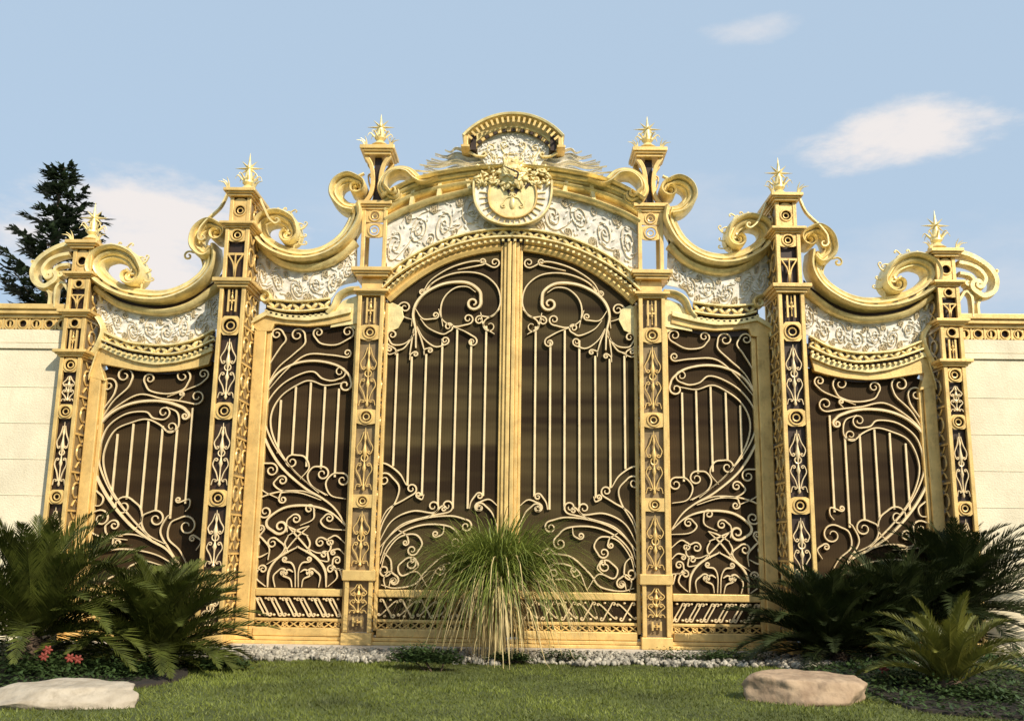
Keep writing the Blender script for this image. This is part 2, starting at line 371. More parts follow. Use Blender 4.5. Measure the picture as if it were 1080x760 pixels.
def pillar(k, s, label):
    D = PILL[k]; X, Yf, w, d = D['X'], D['Yf'], D['w'], D['d']
    def zz(py): # height read on the pillar's own front
        lo = D['px']+(430-py)*.075*(abs(D['px']-540)/300)
        return B(lo, py, Yf)[1]
    T = thing('gate_pillar', (s*X, Yf+d/2, PZ), label, 'pillar', 'golden pillars of the gate')
    def put(mb, name, m, **kw): return flip_mb(mb, X).build(name, m, T, s, **kw)
    shaft = [(D['shaft'][0], D['shaft'][1], w)]
    for top, bot, ww in shaft+D['boxes']:
        z0, z1 = zz(bot), zz(top)
        if (top, bot, ww) == shaft[0]: z0 = PZ+.16
        dd = d*ww/w if ww < w else d; y0 = Yf+(d-dd)/2; t = .055
        for xx in (-1, 1):
            xa = xx*(ww/2-t/2)
            put(MB().box(xa-t/2, xa+t/2, y0, y0+t, z0, z1), 'corner_post', GOLD, bevel=.008)
            put(MB().box(xa-t/2, xa+t/2, y0+dd-t, y0+dd, z0, z1), 'corner_post', GOLD, bevel=.008)
            if not (k == 'i' and ww < w):
                put(MB().box(xx*(ww/2-.030)-.006, xx*(ww/2-.030)+.006, y0+t-.002, y0+dd-t+.002, z0, z1), 'side_panel', MESHG)
                sd = MB(); nz = max(1, round((z1-z0)/.52)); hz = (z1-z0)/nz; ym = y0+dd/2; xo = xx*(ww/2-.014)
                for q in range(nz):      # rails, a ring and two curls in each bay of the side
                    za = z0+q*hz; sd.box(min(xo-.012, xo+.012), max(xo-.012, xo+.012), y0+t, y0+dd-t, za+hz-.03, za+hz-.004)
                    for yr in ((ym,) if dd < .6 else (ym-dd*.2, ym+dd*.2)):
                        rr = min(.12, hz*.2, dd*.22); ring = [(xo, yr+rr*cos(t_), za+hz*.5+rr*sin(t_)) for t_ in np.linspace(0, 2*pi, 17)]; sd.tube(ring, .016, 5)
                        for sg in (1, -1):
                            sd.tube(catmull([(xo, yr-rr*.9, za+hz*.5+sg*hz*.42), (xo, yr, za+hz*.5+sg*hz*.26), (xo, yr+rr*.9, za+hz*.5+sg*hz*.42)], 4), .014, 5)
                put(sd, 'side_lattice', GOLD, smooth=True)
        if not (k == 'i' and ww < w):
            put(MB().box(-ww/2+.03, ww/2-.03, y0+.075, y0+.095, z0, z1), 'back_plate', MESHG if k == 'i' else CORE)
    for top, bot, ty in D['items']:
        z0, z1 = zz(bot), zz(top); ww = w; t = .05
        for b in D['boxes']:
            if b[0]-2 <= top and bot <= b[1]+2: ww = b[2]
        dd = d*ww/w if ww < w else d; y = Yf+(d-dd)/2+.012; wi = ww-2*t
        m = MB()
        if ty == 'ring':
            ring_item(m, wi, z0, z1, y); put(m, 'ring_panel', GOLD, smooth=True)
        elif ty == 'orn':
            orn_item(m, wi, z0, z1, y+.02); put(m, 'spindle_ornament', BAR if k != 'i' else GOLD, smooth=True)
        elif ty == 'small':
            small_item(m, wi, z0, z1, y); put(m, 'small_grille', GOLD)
        elif ty == 'fan':
            fan_item(m, wi, z0, z1, y); put(m, 'fan_ornament', GOLD, smooth=True)
        elif ty == 'band':
            put(MB().box(-ww/2-.035, ww/2+.035, Yf-.03, Yf+d+.03, z0, z1), 'band', GOLD, bevel=.01)
    for top, bot, lw in D['ledges']:
        put(ledge(lw, d+(lw-w), Yf-(lw-w)/2, zz(bot), zz(top)), 'ledge', GOLD, bevel=.008)
    # plinth block
    m = MB().box(-w/2-.02, w/2+.02, Yf-.02, Yf+d+.02, PZ, PZ+.155)
    put(m, 'base_block', GOLD, bevel=.01)
    if k == 'i':
        # neck and waisted top stage
        put(MB().box(-.15, .15, Yf+.05, Yf+d-.05, zz(305), zz(292)), 'neck', GOLD, bevel=.01)
        z0, z1 = zz(213), zz(163)
        for xx in (-1, 1):
            for yy in (0, 1):
                P = catmull([(xx*.16, z0), (xx*.075, z0+.2*(z1-z0)), (xx*.055, z0+.5*(z1-z0)), (xx*.09, z0+.8*(z1-z0)), (xx*.175, z1)], 6)
                yc = Yf+.06+yy*(d-.12)
                m = MB().sweep(P, [(-.03, yc-.03), (.03, yc-.03), (.03, yc+.03), (-.03, yc+.03)]); put(m, 'waisted_strut', GOLD, bevel=.006)
        put(MB().box(-.05, .05, Yf+.12, Yf+d-.12, z0, z1), 'dark_core', CORE)
        for xx in (-1, 1):
            m = MB(); zm = z0+.55*(z1-z0)
            m.flatbar(curl(catmull([(xx*.06, z0+.25*(z1-z0)), (xx*.13, zm-.05), (xx*.15, zm+.06)], 4), .045, 1.2, 'L' if xx > 0 else 'R'), Yf+.2, .013, .02); put(m, 'small_curl', GOLD, smooth=True)
    zt = zz(D['fin'][0]); h = zz(D['fin'][1])-zt
    top = put(MB().lathe([(.17, 0), (.16, .03), (.11, .07), (.10, .09)], (0, Yf+d/2, zt), 4 if False else 12), 'finial_base', GOLD, smooth=True)
    fin = flip_mb(star_finial(zt+.08, h, Yf+d/2), X); o = sub(fin.build('star_finial', PALE, T, s, smooth=True), top)
    # little upright acroteria at the cap corners
    for xx in (-1, 1):
        m = MB()
        for q in range(3):
            P = catmull([(xx*.17, Yf+.05, zt), (xx*(.17+.03*q), Yf+.03, zt+.10), (xx*(.19+.06*q), Yf, zt+.17-.03*q)], 4); m.tube(P, .018, 5, np.linspace(1, .15, len(P)))
        put(m, 'corner_leaf', PALE, smooth=True)
    # scroll brackets that lean against the pillar
    def brk(fr, pts, c, wd, Y):
        P = curve(fr, pts, Y, c1=c); m = MB().flatbar(P, Y, wd, wd*2.2, (1, .45)); m.build('side_scroll', PALE, T, s, smooth=True)
    if k == 'o':
        brk('a', [(250, 312), (212, 322), (172, 342), (138, 370), (120, 405), (128, 440), (160, 455), (188, 440)], ('L', 24, 1.1), .055, -.2)
        brk('a', [(240, 345), (205, 352), (172, 368), (152, 395), (158, 418)], ('L', 14, 1.0), .04, -.24); brk('a', [(235, 380), (205, 385), (190, 400), (200, 415)], ('L', 10, .9), .035, -.22); brk('a', [(235, 470), (215, 440), (196, 452), (190, 480), (188, 522)], None, .03, -.22)
        brk('a', [(206, 325), (180, 322), (160, 340), (120, 372)], ('R', 10, .8), .014, -.2)
        brk('a', [(168, 524), (172, 480), (160, 455), (172, 430)], None, .03, -.2)
        brk('a', [(312, 300), (322, 330), (345, 348)], None, .02, -.2)
    if k == 'p':
        brk('b', [(128, 298), (104, 345), (62, 384), (36, 415), (30, 440)], ('L', 16, .9), .018, -.3)
        brk('b', [(232, 305), (246, 340), (265, 380), (280, 395)], ('L', 14, .9), .018, -.3)
    if k == 'i':
        brk('b', [(583, 232), (545, 250), (515, 262)], None, .018, -.05)
    return T
PL = {('o', 1): 'outermost golden pillar standing against the left cream wall', ('o', -1): 'outermost golden pillar standing against the right cream wall',
      ('p', 1): 'deep golden pillar between the left fence panel and the left side gate', ('p', -1): 'deep golden pillar between the right side gate and the right fence panel',
      ('i', 1): 'tall golden pillar hinging the left leaf of the main double gate', ('i', -1): 'tall golden pillar hinging the right leaf of the main double gate'}
for (k, s), lb in PL.items(): pillar(k, s, lb)

# ================================================================== GATE LEAVES
RZ = dict(rail=(Zc(631), Zc(623)), thin=(Zc(657.5), Zc(654.5)), strip=(Zc(664), Zc(657.5)), bot=(Zc(673), Zc(664)))
SCROLL_W = .0133
def put_scrolls(T, s, data, Y=-.03, mtl=BAR):
    for it in data:
        fr, pts = it[0], it[1]; c1 = it[2] if len(it) > 2 else None; c0 = it[3] if len(it) > 3 else None; w = it[4] if len(it) > 4 else SCROLL_W
        P = curve(fr, pts, Y, c1, c0)
        MB().flatbar(P, Y, w, max(.018, w*1.1), (.5, .5)).build('scroll', mtl, T, s, smooth=True)
def put_bars(T, s, fr, bars, Y=-.02):
    for x, y0, y1 in bars:
        a = Q(fr, [(x, y0), (x, y1)], Y); xm = Q(fr, [(x, (y0+y1)/2)], Y)[0][0]
        m = MB().box(xm-.0145, xm+.0145, Y-.015, Y+.015, a[1][1], a[0][1]); m.build('vertical_bar', BAR, T, s, bevel=.005)
def dado(T, s, x0, x1, n, slant=1, cross=False):
    """rails and slanting double S pieces at the foot of a leaf"""
    MB().box(x0, x1, -.07, .05, *RZ['rail']).build('lock_rail', GOLD, T, s, bevel=.012)
    MB().box(x0, x1, -.05, .03, *RZ['thin']).build('thin_rail', GOLD, T, s, bevel=.006)
    MB().box(x0, x1, -.09, .06, RZ['bot'][0], RZ['bot'][1]).build('bottom_rail', GOLD, T, s, bevel=.012)
    z0, z1 = RZ['thin'][1], RZ['rail'][0]; h = z1-z0; p = (x1-x0)/n
    for i in range(n):
        xc = x0+(i+.5)*p; m = MB()
        for o in ((-.028, .028) if not cross else (0,)):
            m.flatbar(curl(curl(catmull([(xc+o-slant*.060, z1-.04), (xc+o-slant*.035, z1-.09), (xc+o+slant*.03, z0+.09), (xc+o+slant*.055, z0+.04)], 5), .026, .9, 'L' if slant > 0 else 'R')[::-1], .026, .9, 'L' if slant > 0 else 'R'), -.02, .0125, .016)
            if cross: m.flatbar(curl(curl(catmull([(xc+slant*.11, z1-.05), (xc+slant*.06, z1-.09), (xc-slant*.06, z0+.08), (xc-slant*.10, z0+.05)], 5), .018, .9, 'R' if slant > 0 else 'L')[::-1], .018, .9, 'R' if slant > 0 else 'L'), -.005, .0105, .016)
        m.ell((xc+slant*.035, -.02, z1-.035), (.020, 0, 0), (0, .02, 0), (0, 0, .017)); m.ell((xc-slant*.035, -.02, z0+.04), (.020, 0, 0), (0, .02, 0), (0, 0, .017))
        m.build('slanted_scroll', BAR, T, s, smooth=True)
    m = MB(); a, b = RZ['strip']; q = int((x1-x0)/.11); st = (x1-x0)/q
    for i in range(q):
        xa = x0+i*st; xb = xa+st
        m.flatbar(np.array([(xa, a), (xb, b)]), -.025, .010, .014); m.flatbar(np.array([(xa, b), (xb, a)]), -.014, .010, .014)
        if i % 2: m.torus((xa+xb)/2, -.03, (a+b)/2, .032, .008, 10, 5)
    m.build('lattice_strip', GOLD, T, s)
def base_mould(T, s, x0, x1):
    z0, z1 = PZ, RZ['bot'][0]; h = z1-z0
    MB().box(x0, x1, -.12, .07, z0+.5*h, z1-.004).build('base_moulding', GOLD, T, s, bevel=.008)
    MB().box(x0, x1, -.16, .08, z0, z0+.46*h).build('base_moulding', GOLD, T, s, bevel=.008)

XI = -1.9605+.185; XIo = -1.9605-.185; XP = -3.778+.1775; XPo = -3.778-.1775; XO = -6.0105+.15
# ---- centre leaf -------------------------------------------------
arch_in = Q('c', [(-4, 655), (15, 640), (70, 590), (130, 545), (180, 515), (230, 495), (290, 482), (345, 475), (385, 474)])
arch_out = Q('c', [(-12, 622), (10, 598), (55, 560), (100, 528), (150, 500), (200, 478), (250, 462), (300, 450), (340, 446), (385, 444)])
def leaf(s, label):
    T = thing('gate_leaf', (s*XI, 0, PZ), label, 'gate', 'main double gate leaves')
    zt = arch_in[-1][1]
    # dark sheet behind the scrolls
    top = [p for p in catmull(arch_in, 3) if XI < p[0] < -.01]
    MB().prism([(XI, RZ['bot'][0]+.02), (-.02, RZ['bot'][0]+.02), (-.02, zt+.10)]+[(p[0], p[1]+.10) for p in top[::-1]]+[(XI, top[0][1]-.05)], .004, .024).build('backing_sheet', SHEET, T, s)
    # stiles
    MB().box(XI+.004, XI+.055, -.06, .06, RZ['bot'][1]-.03, top[0][1]).build('hinge_stile', GOLD, T, s, bevel=.01)
    m = MB().box(-.155, -.112, -.05, .06, RZ['bot'][1]-.03, zt+.10).box(-.110, -.062, -.085, .06, RZ['bot'][1]-.03, zt+.105).box(-.060, -.006, -.115, .06, RZ['bot'][1]-.03, zt+.11)
    m.build('meeting_stile', GOLD, T, s, bevel=.01)
    # arched head
    P = catmull((arch_in*.5+resample(arch_out, len(arch_in))*.5), 5); P = P[(P[:, 0] > XI-.02) & (P[:, 0] < -.16)]
    MB().sweep(P, [(-.085, .05), (-.085, -.06), (-.03, -.09), (0, -.07), (.03, -.11), (.085, -.11), (.085, .05)]).build('arched_head', GOLD, T, s, bevel=.004)
    put_bars(T, s, 'h', [(127, 296, 562), (161, 304, 608), (195, 298, 632), (233, 262, 655), (268, 238, 662), (302, 262, 662), (338, 232, 632)])
    D = [('c', [(105, 752), (104, 700), (97, 655), (110, 618), (142, 588), (192, 567), (250, 565), (286, 588), (291, 618)], ('R', 24, 1.3), None, .026),
         ('c', [(92, 690), (100, 640), (118, 608), (158, 562), (222, 537), (290, 540), (334, 572), (347, 616), (335, 650), (308, 668)], ('L', 24, 1.1)),
         ('c', [(182, 690), (176, 640), (188, 605), (218, 580), (252, 577), (276, 592)]),
         ('c', [(125, 592), (150, 556), (210, 520), (280, 503), (322, 520)], ('L', 17)),
         ('c', [(225, 528), (265, 520), (296, 514)], ('L', 11)),
         ('c', [(100, 672), (70, 662), (48, 640), (60, 626)], ('R', 18)),
         ('c', [(108, 705), (75, 738), (40, 742), (26, 724)], ('R', 16)),
         ('c', [(60, 758), (30, 770), (14, 758)], ('R', 13)),
         ('c', [(108, 690), (128, 725), (160, 748), (190, 742)], ('L', 13)),
         ('c', [(104, 640), (125, 668), (160, 668)], ('L', 11)),
         ('c', [(118, 668), (140, 694), (180, 712), (202, 704)], ('L', 15)),
         ('c', [(170, 640), (182, 672), (215, 690), (255, 684)], ('L', 17)),
         ('c', [(208, 690), (240, 702), (272, 720)], ('R', 16)),
         ('c', [(290, 650), (300, 690), (330, 712)], None), ('c', [(345, 640), (322, 662), (290, 660)], ('L', 14)),
         ('c', [(150, 568), (136, 586), (126, 585)], ('L', 9)),
         # fan at the lower hinge side
         ('h', [(84, 752), (98, 695), (128, 645), (136, 610), (116, 584)], ('L', 18)),
         ('h', [(82, 726), (106, 668), (146, 642), (170, 628)], ('L', 14)),
         ('h', [(84, 750), (118, 692), (166, 668), (212, 672)], ('L', 16)),
         ('h', [(88, 756), (138, 702), (198, 682), (250, 671)], ('L', 16)),
         ('h', [(82, 560), (104, 556), (136, 578), (153, 606)], None),
         ('h', [(98, 556), (96, 548)], ('L', 7)),
         ('h', [(368, 705), (355, 672), (336, 652)], ('L', 12)), ('h', [(368, 655), (348, 640), (322, 648)], ('L', 11)), ('h', [(302, 662), (306, 645), (318, 628)], ('R', 9)),
         ('h', [(127, 300), (128, 288), (120, 281)], ('L', 8)), ('h', [(161, 312), (163, 300), (170, 294)], ('R', 7)), ('h', [(195, 300), (196, 288), (206, 284)], ('R', 7)), ('h', [(195, 628), (190, 640), (180, 636)], ('R', 7)),
         ('h', [(170, 240), (166, 268), (161, 300)]), ('h', [(178, 236), (188, 262), (196, 292)]), ('h', [(128, 290), (148, 284), (166, 258), (172, 236)]),
         
         ('m', [(3, 250), (20, 205), (70, 160), (140, 135), (220, 128), (270, 140)], ('R', 20)),
         ('m', [(3, 275), (24, 222), (72, 178), (140, 155), (215, 160), (250, 190)], ('R', 22)),
         ('m', [(4, 300), (20, 245), (60, 195), (110, 185), (132, 212), (118, 240)], ('R', 18)),
         ('m', [(150, 350), (116, 300), (70, 312), (58, 285), (80, 262)], ('R', 22)),
         ('m', [(6, 340), (48, 350), (110, 338), (142, 300), (200, 250), (260, 240)], ('R', 26)),
         ('m', [(12, 240), (34, 262), (38, 290)], ('R', 22)),
         ('m', [(150, 350), (180, 290), (240, 270), (290, 290)], ('R', 24)),
         ('m', [(180, 350), (210, 320), (250, 320)], ('L', 18)), ('m', [(370, 320), (330, 330), (300, 320)], ('R', 18)),
         ('m', [(150, 132), (172, 118), (190, 100)], ('R', 10)), ('m', [(60, 172), (84, 188), (90, 206)], ('R', 10)), ('m', [(200, 158), (196, 182), (180, 192)], ('R', 11)), ('m', [(100, 300), (120, 282), (112, 262)], ('L', 9)), ('m', [(30, 345), (34, 328)], ('R', 10)), ('m', [(170, 300), (190, 310), (200, 296)], ('L', 10)), ('m', [(250, 240), (270, 226), (290, 232)], ('R', 9)),
         ('m', [(20, 350), (14, 322), (30, 300), (52, 312)], ('R', 16))]
    put_scrolls(T, s, D)
    # pale rounded spandrel plate beside the pillar
    pp = Q('p', [(404, 322), (414, 319), (424, 324), (426, 335), (420, 346), (408, 351), (400, 352)], -.045)
    pp = [(max(XI, a), b) for a, b in pp]; MB().prism([(XI, pp[0][1])]+pp+[(XI, pp[-1][1])], -.05, -.03).build('spandrel_plate', PALE, T, s, bevel=.006)
    dado(T, s, XI+.055, -.16, 6, 1, True); base_mould(T, s, XI+.004, -.006)
    if s > 0: MB().box(-.03, .03, .026, .062, RZ['bot'][0]+.01, zt+.09).build('rebate_strip', CORE, T, s)
    return T
leaf(1, 'left leaf of the main gate with seven bars and curling scrolls'); leaf(-1, 'right leaf of the main gate with seven bars and curling scrolls')

# ---- side gate ---------------------------------------------------
def side_gate(s, label):
    T = thing('side_gate', (s*XP, 0, PZ), label, 'gate', 'side gates')
    xl = XP+.10+.02; xr = XIo-.004
    tin = Q('g', [(245, 97), (290, 72), (345, 78), (400, 82), (470, 76), (545, 60)]); tin[0, 0] = xl+.13
    tout = Q('g', [(186, 82), (265, 38), (330, 52), (400, 56), (470, 46), (545, 28)])
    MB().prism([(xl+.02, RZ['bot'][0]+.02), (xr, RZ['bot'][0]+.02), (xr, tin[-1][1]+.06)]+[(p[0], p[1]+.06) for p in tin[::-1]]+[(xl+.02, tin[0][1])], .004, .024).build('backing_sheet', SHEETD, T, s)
    MB().box(XP+.01, xl+.06, -.10, .07, PZ, tin[0][1]+.02).box(xl+.062, xl+.13, -.06, .07, PZ, tin[0][1]-.01).build('hinge_stile', GOLD, T, s, bevel=.012)
    MB().box(xr-.04, xr, -.06, .06, RZ['bot'][0], tin[-1][1]).build('lock_stile', GOLD, T, s, bevel=.01)
    a = np.vstack([[XP+.01, tin[0][1]-.01], tin]); b = np.vstack([[XP+.01, tout[0][1]-.03], tout])
    MB().ribbon(a, b, -.103, .06, 30).build('head_rail', GOLD, T, s, bevel=.008)
    MB().ribbon(b-[0, .045], b+[0, .03], -.150, -.105, 30).build('head_moulding', PALE, T, s, bevel=.008)
    put_bars(T, s, 'g', [(300, 322, 500), (349, 278, 505), (398, 260, 545), (446, 272, 552), (492, 284, 580)])
    M = 716
    D = [('g', [(528, 752), (490, 690), (446, 652), (380, 612), (302, 540), (252, 452), (236, 380), (246, 310), (290, 238), (350, 202), (420, 192), (490, 206), (530, 236), (540, 262)], ('R', 24, 1.2), None, .020),
         ('g', [(456, 640), (392, 598), (322, 528), (276, 460), (252, 392), (262, 330), (308, 272), (370, 236), (414, 228), (442, 250), (475, 258), (505, 250)], ('L', 23)),
         ('g', [(432, 632), (350, 560), (300, 490), (273, 420), (276, 360), (310, 306), (368, 268), (404, 258), (450, 273), (495, 268), (525, 262)]),
         ('g', [(245, 305), (290, 222), (345, 172), (384, 136), (386, 108)], ('L', 27)),
         ('g', [(243, 285), (262, 215), (300, 152), (322, 122), (312, 96)], ('L', 22)),
         ('g', [(248, 308), (320, 226), (390, 172), (470, 172), (522, 180)], ('L', 16)),
         ('g', [(418, 112), (440, 134), (490, 138), (536, 116)], ('L', 24), ('R', 20)),
         ('g', [(370, 585), (399, 548), (384, 512), (350, 505)], ('L', 25)),
         ('g', [(462, 640), (410, 610), (394, 575), (412, 547), (440, 544)], ('R', 25)),
         ('g', [(522, 652), (472, 640), (455, 600), (478, 569), (508, 566)], ('R', 24)),
         ('g', [(300, 652), (240, 620), (221, 572), (242, 537), (270, 533)], ('R', 24)),
         ('g', [(365, 628), (310, 625), (281, 603), (295, 582)], ('R', 18)),
         ('g', [(440, 656), (370, 632), (312, 630), (300, 645)], ('L', 15)),
         ('l', [(455, 86), (380, 56), (290, 60), (228, 84), (213, 112), (235, 138)], ('L', 22)),
         ('l', [(526, 176), (470, 126), (400, 105), (322, 110), (266, 144), (258, 172), (285, 194)], ('L', 26), None, .020),
         ('l', [(205, 190), (230, 205), (246, 190)], ('L', 13)),
         ('l', [(262, 285), (266, 245), (243, 214)], ('L', 24)), ('l', [(205, 270), (232, 276), (262, 262)], None),
         ('l', [(258, 300), (300, 272), (318, 242), (292, 216)], ('L', 20)),
         ('l', [(326, 192), (325, 156), (342, 138)], ('R', 18)),
         ('l', [(370, 170), (412, 150), (416, 118)], ('L', 17)),
         ('l', [(522, 186), (462, 180), (438, 158), (452, 138)], ('R', 17)),
         ('l', [(400, 250), (430, 262), (466, 256), (470, 228), (448, 213)], ('L', 18)),
         ('l', [(522, 232), (490, 205), (468, 212)], ('L', 14)), ('l', [(430, 285), (462, 290), (462, 268)], ('L', 13)),
         ('l', [(522, 318), (480, 312), (478, 290)], ('R', 15)), ('l', [(520, 270), (500, 250), (480, 252)], ('L', 9)),
         ('l', [(365, 240), (300, 276), (266, 320), (260, 376)], None, None, .019), ('l', [(358, 240), (420, 276), (452, 320), (456, 376)], None, None, .019),
         ('l', [(326, 170), (366, 215), (412, 268)]), ('l', [(400, 172), (354, 215), (312, 266)]), ('l', [(328, 205), (362, 185), (398, 172)]), ('l', [(326, 172), (362, 190), (396, 205)]),
         ('l', [(330, 205), (318, 232), (330, 262)]), ('l', [(392, 205), (402, 232), (390, 262)]),
         ('l', [(254, 374), (222, 345), (230, 314)], ('R', 15)), ('l', [(462, 374), (492, 345), (486, 314)], ('L', 15)),
         ('l', [(205, 350), (214, 318), (240, 318)], None), ('l', [(510, 350), (502, 318), (478, 318)], None)]
    for mir in (0, 1):
        fx = (lambda P: [(M-x, y) for x, y in P]) if mir else (lambda P: P); sd = (lambda q: {'L': 'R', 'R': 'L'}[q]) if mir else (lambda q: q)
        D += [('l', fx([(285, 376), (280, 340), (300, 318)]), (sd('R'), 14)), ('l', fx([(342, 376), (336, 350), (316, 340)]), (sd('R'), 11)),
              ('l', fx([(318, 292), (340, 296), (352, 322), (353, 376)]), None, (sd('R'), 9)), ('l', fx([(310, 330), (330, 318), (346, 326)]), None)]
    put_scrolls(T, s, D)
    pp = Q('p', [(372, 319), (364, 322), (361, 331), (366, 342), (374, 347)], -.045); MB().prism([(min(xr, a), b) for a, b in pp]+[(xr, pp[-1][1]), (xr, pp[0][1])], -.05, -.03).build('spandrel_plate', PALE, T, s, bevel=.006)
    dado(T, s, xl+.13, xr-.04, 6, 1); base_mould(T, s, XP+.01, xr)
side_gate(1, 'left side gate with lyre shaped scroll, right of the large left cycad'); side_gate(-1, 'right side gate with lyre shaped scroll, left of the dark cycads')

# ---- outer fence panel ------------------------------------------
def fence_panel(s, label):
    T = thing('fence_panel', (s*(XO+XPo)/2, 0, PZ), label, 'fence panel', 'fixed outer panels')
    xl = XO+.02; xr = XPo-.005; xi = xl+.22
    tin = Q('f', [(345, 142), (400, 152), (470, 165), (530, 170), (600, 166), (660, 156), (705, 144)]); tout = Q('f', [(345, 78), (400, 104), (470, 128), (530, 138), (600, 131), (660, 116), (720, 92)])
    cz = Q('f', [(320, 192)])[0][1]
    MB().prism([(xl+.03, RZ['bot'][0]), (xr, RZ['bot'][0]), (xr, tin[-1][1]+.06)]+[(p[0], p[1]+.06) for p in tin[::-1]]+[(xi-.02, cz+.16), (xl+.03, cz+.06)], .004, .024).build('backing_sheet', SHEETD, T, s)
    MB().box(xl, xi-.06, -.10, .07, PZ, cz+.03).box(xi-.058, xi, -.06, .07, PZ, cz).build('outer_stile', GOLD, T, s, bevel=.012)
    MB().box(xr-.05, xr, -.06, .06, PZ, tin[-1][1]).build('inner_stile', GOLD, T, s, bevel=.01)
    a = np.vstack([[xi, cz-.03], tin]); b = np.vstack([[xl, cz+.02], tout])
    MB().ribbon(a, b, -.103, .06, 34).build('head_rail', GOLD, T, s, bevel=.008)
    MB().ribbon(b-[0, .045], b+[0, .03], -.150, -.105, 34).build('head_moulding', PALE, T, s, bevel=.008)
    put_bars(T, s, 'f', [(383, 372, 592), (435, 338, 590), (484, 322, 625), (532, 345, 632), (580, 356, 655), (632, 285, 605)])
    D = [('f', [(606, 822), (560, 760), (500, 724), (436, 676), (366, 592), (318, 500), (306, 430), (322, 362), (374, 302), (450, 268), (540, 263), (606, 282), (628, 300)], ('R', 15), None, .024),
         ('f', [(522, 740), (440, 655), (374, 570), (334, 480), (334, 420), (360, 350), (420, 306), (486, 298), (510, 318), (538, 324)], ('L', 26)),
         ('f', [(500, 715), (430, 640), (374, 560), (347, 480), (352, 420), (385, 360), (440, 334), (490, 323), (532, 340), (556, 362)], ('L', 22)),
         ('f', [(556, 282), (592, 300), (598, 338), (586, 360), (556, 362)]),
         ('f', [(312, 378), (345, 322), (400, 274), (468, 240), (540, 254), (600, 262), (648, 272)], ('L', 27)),
         ('f', [(314, 370), (372, 272), (426, 220), (441, 192)], ('L', 32)),
         ('f', [(316, 360), (340, 300), (378, 246), (388, 220)], ('L', 30)),
         ('f', [(484, 202), (502, 228), (560, 238), (612, 224), (632, 196)], ('L', 29), ('R', 22)),
         ('f', [(560, 248), (630, 222), (668, 206), (690, 188)], ('L', 20)), ('f', [(600, 258), (612, 246)], ('L', 9)),
         ('k', [(440, 128), (472, 95), (470, 50), (440, 20)], ('L', 36)),
         ('k', [(560, 172), (500, 142), (475, 108), (478, 75), (508, 60)], ('R', 30)),
         ('k', [(632, 252), (600, 190), (562, 150), (570, 100), (606, 80)], ('R', 36)),
         ('k', [(606, 245), (565, 185), (536, 130), (556, 82), (570, 70)]),
         ('k', [(425, 155), (330, 142), (290, 112), (296, 72), (325, 58)], ('R', 30)),
         ('k', [(410, 142), (362, 140), (352, 112), (368, 95)], ('R', 19)),
         ('k', [(300, 40), (335, 40), (345, 15), (325, -6)], ('L', 18)),
         ('k', [(522, 162), (450, 138), (388, 140), (378, 158)], ('L', 16)),
         ('k', [(604, 252), (520, 204), (420, 186), (340, 196), (300, 230)], ('L', 26)),
         ('k', [(600, 30), (632, 20), (634, 42), (620, 60)], None, ('R', 10)), ('k', [(655, 190), (672, 160), (652, 142)], ('L', 12)),
         ('k', [(540, 240), (480, 225), (440, 240)], ('L', 20)), ('k', [(580, 260), (540, 270), (470, 300), (430, 360)]), ('k', [(380, 360), (350, 300), (390, 270)], ('R', 24)),
         ('k', [(560, 360), (580, 300), (540, 280)], ('L', 22)), ('k', [(640, 300), (600, 310), (600, 350)], ('L', 20)), ('k', [(300, 340), (320, 300), (300, 270)], ('L', 22))]
    put_scrolls(T, s, D)
    dado(T, s, xi, xr-.05, 7, 1); base_mould(T, s, xl, xr)
fence_panel(1, 'left outermost gold fence panel behind the left cycads'); fence_panel(-1, 'right outermost gold fence panel behind the right cycads')

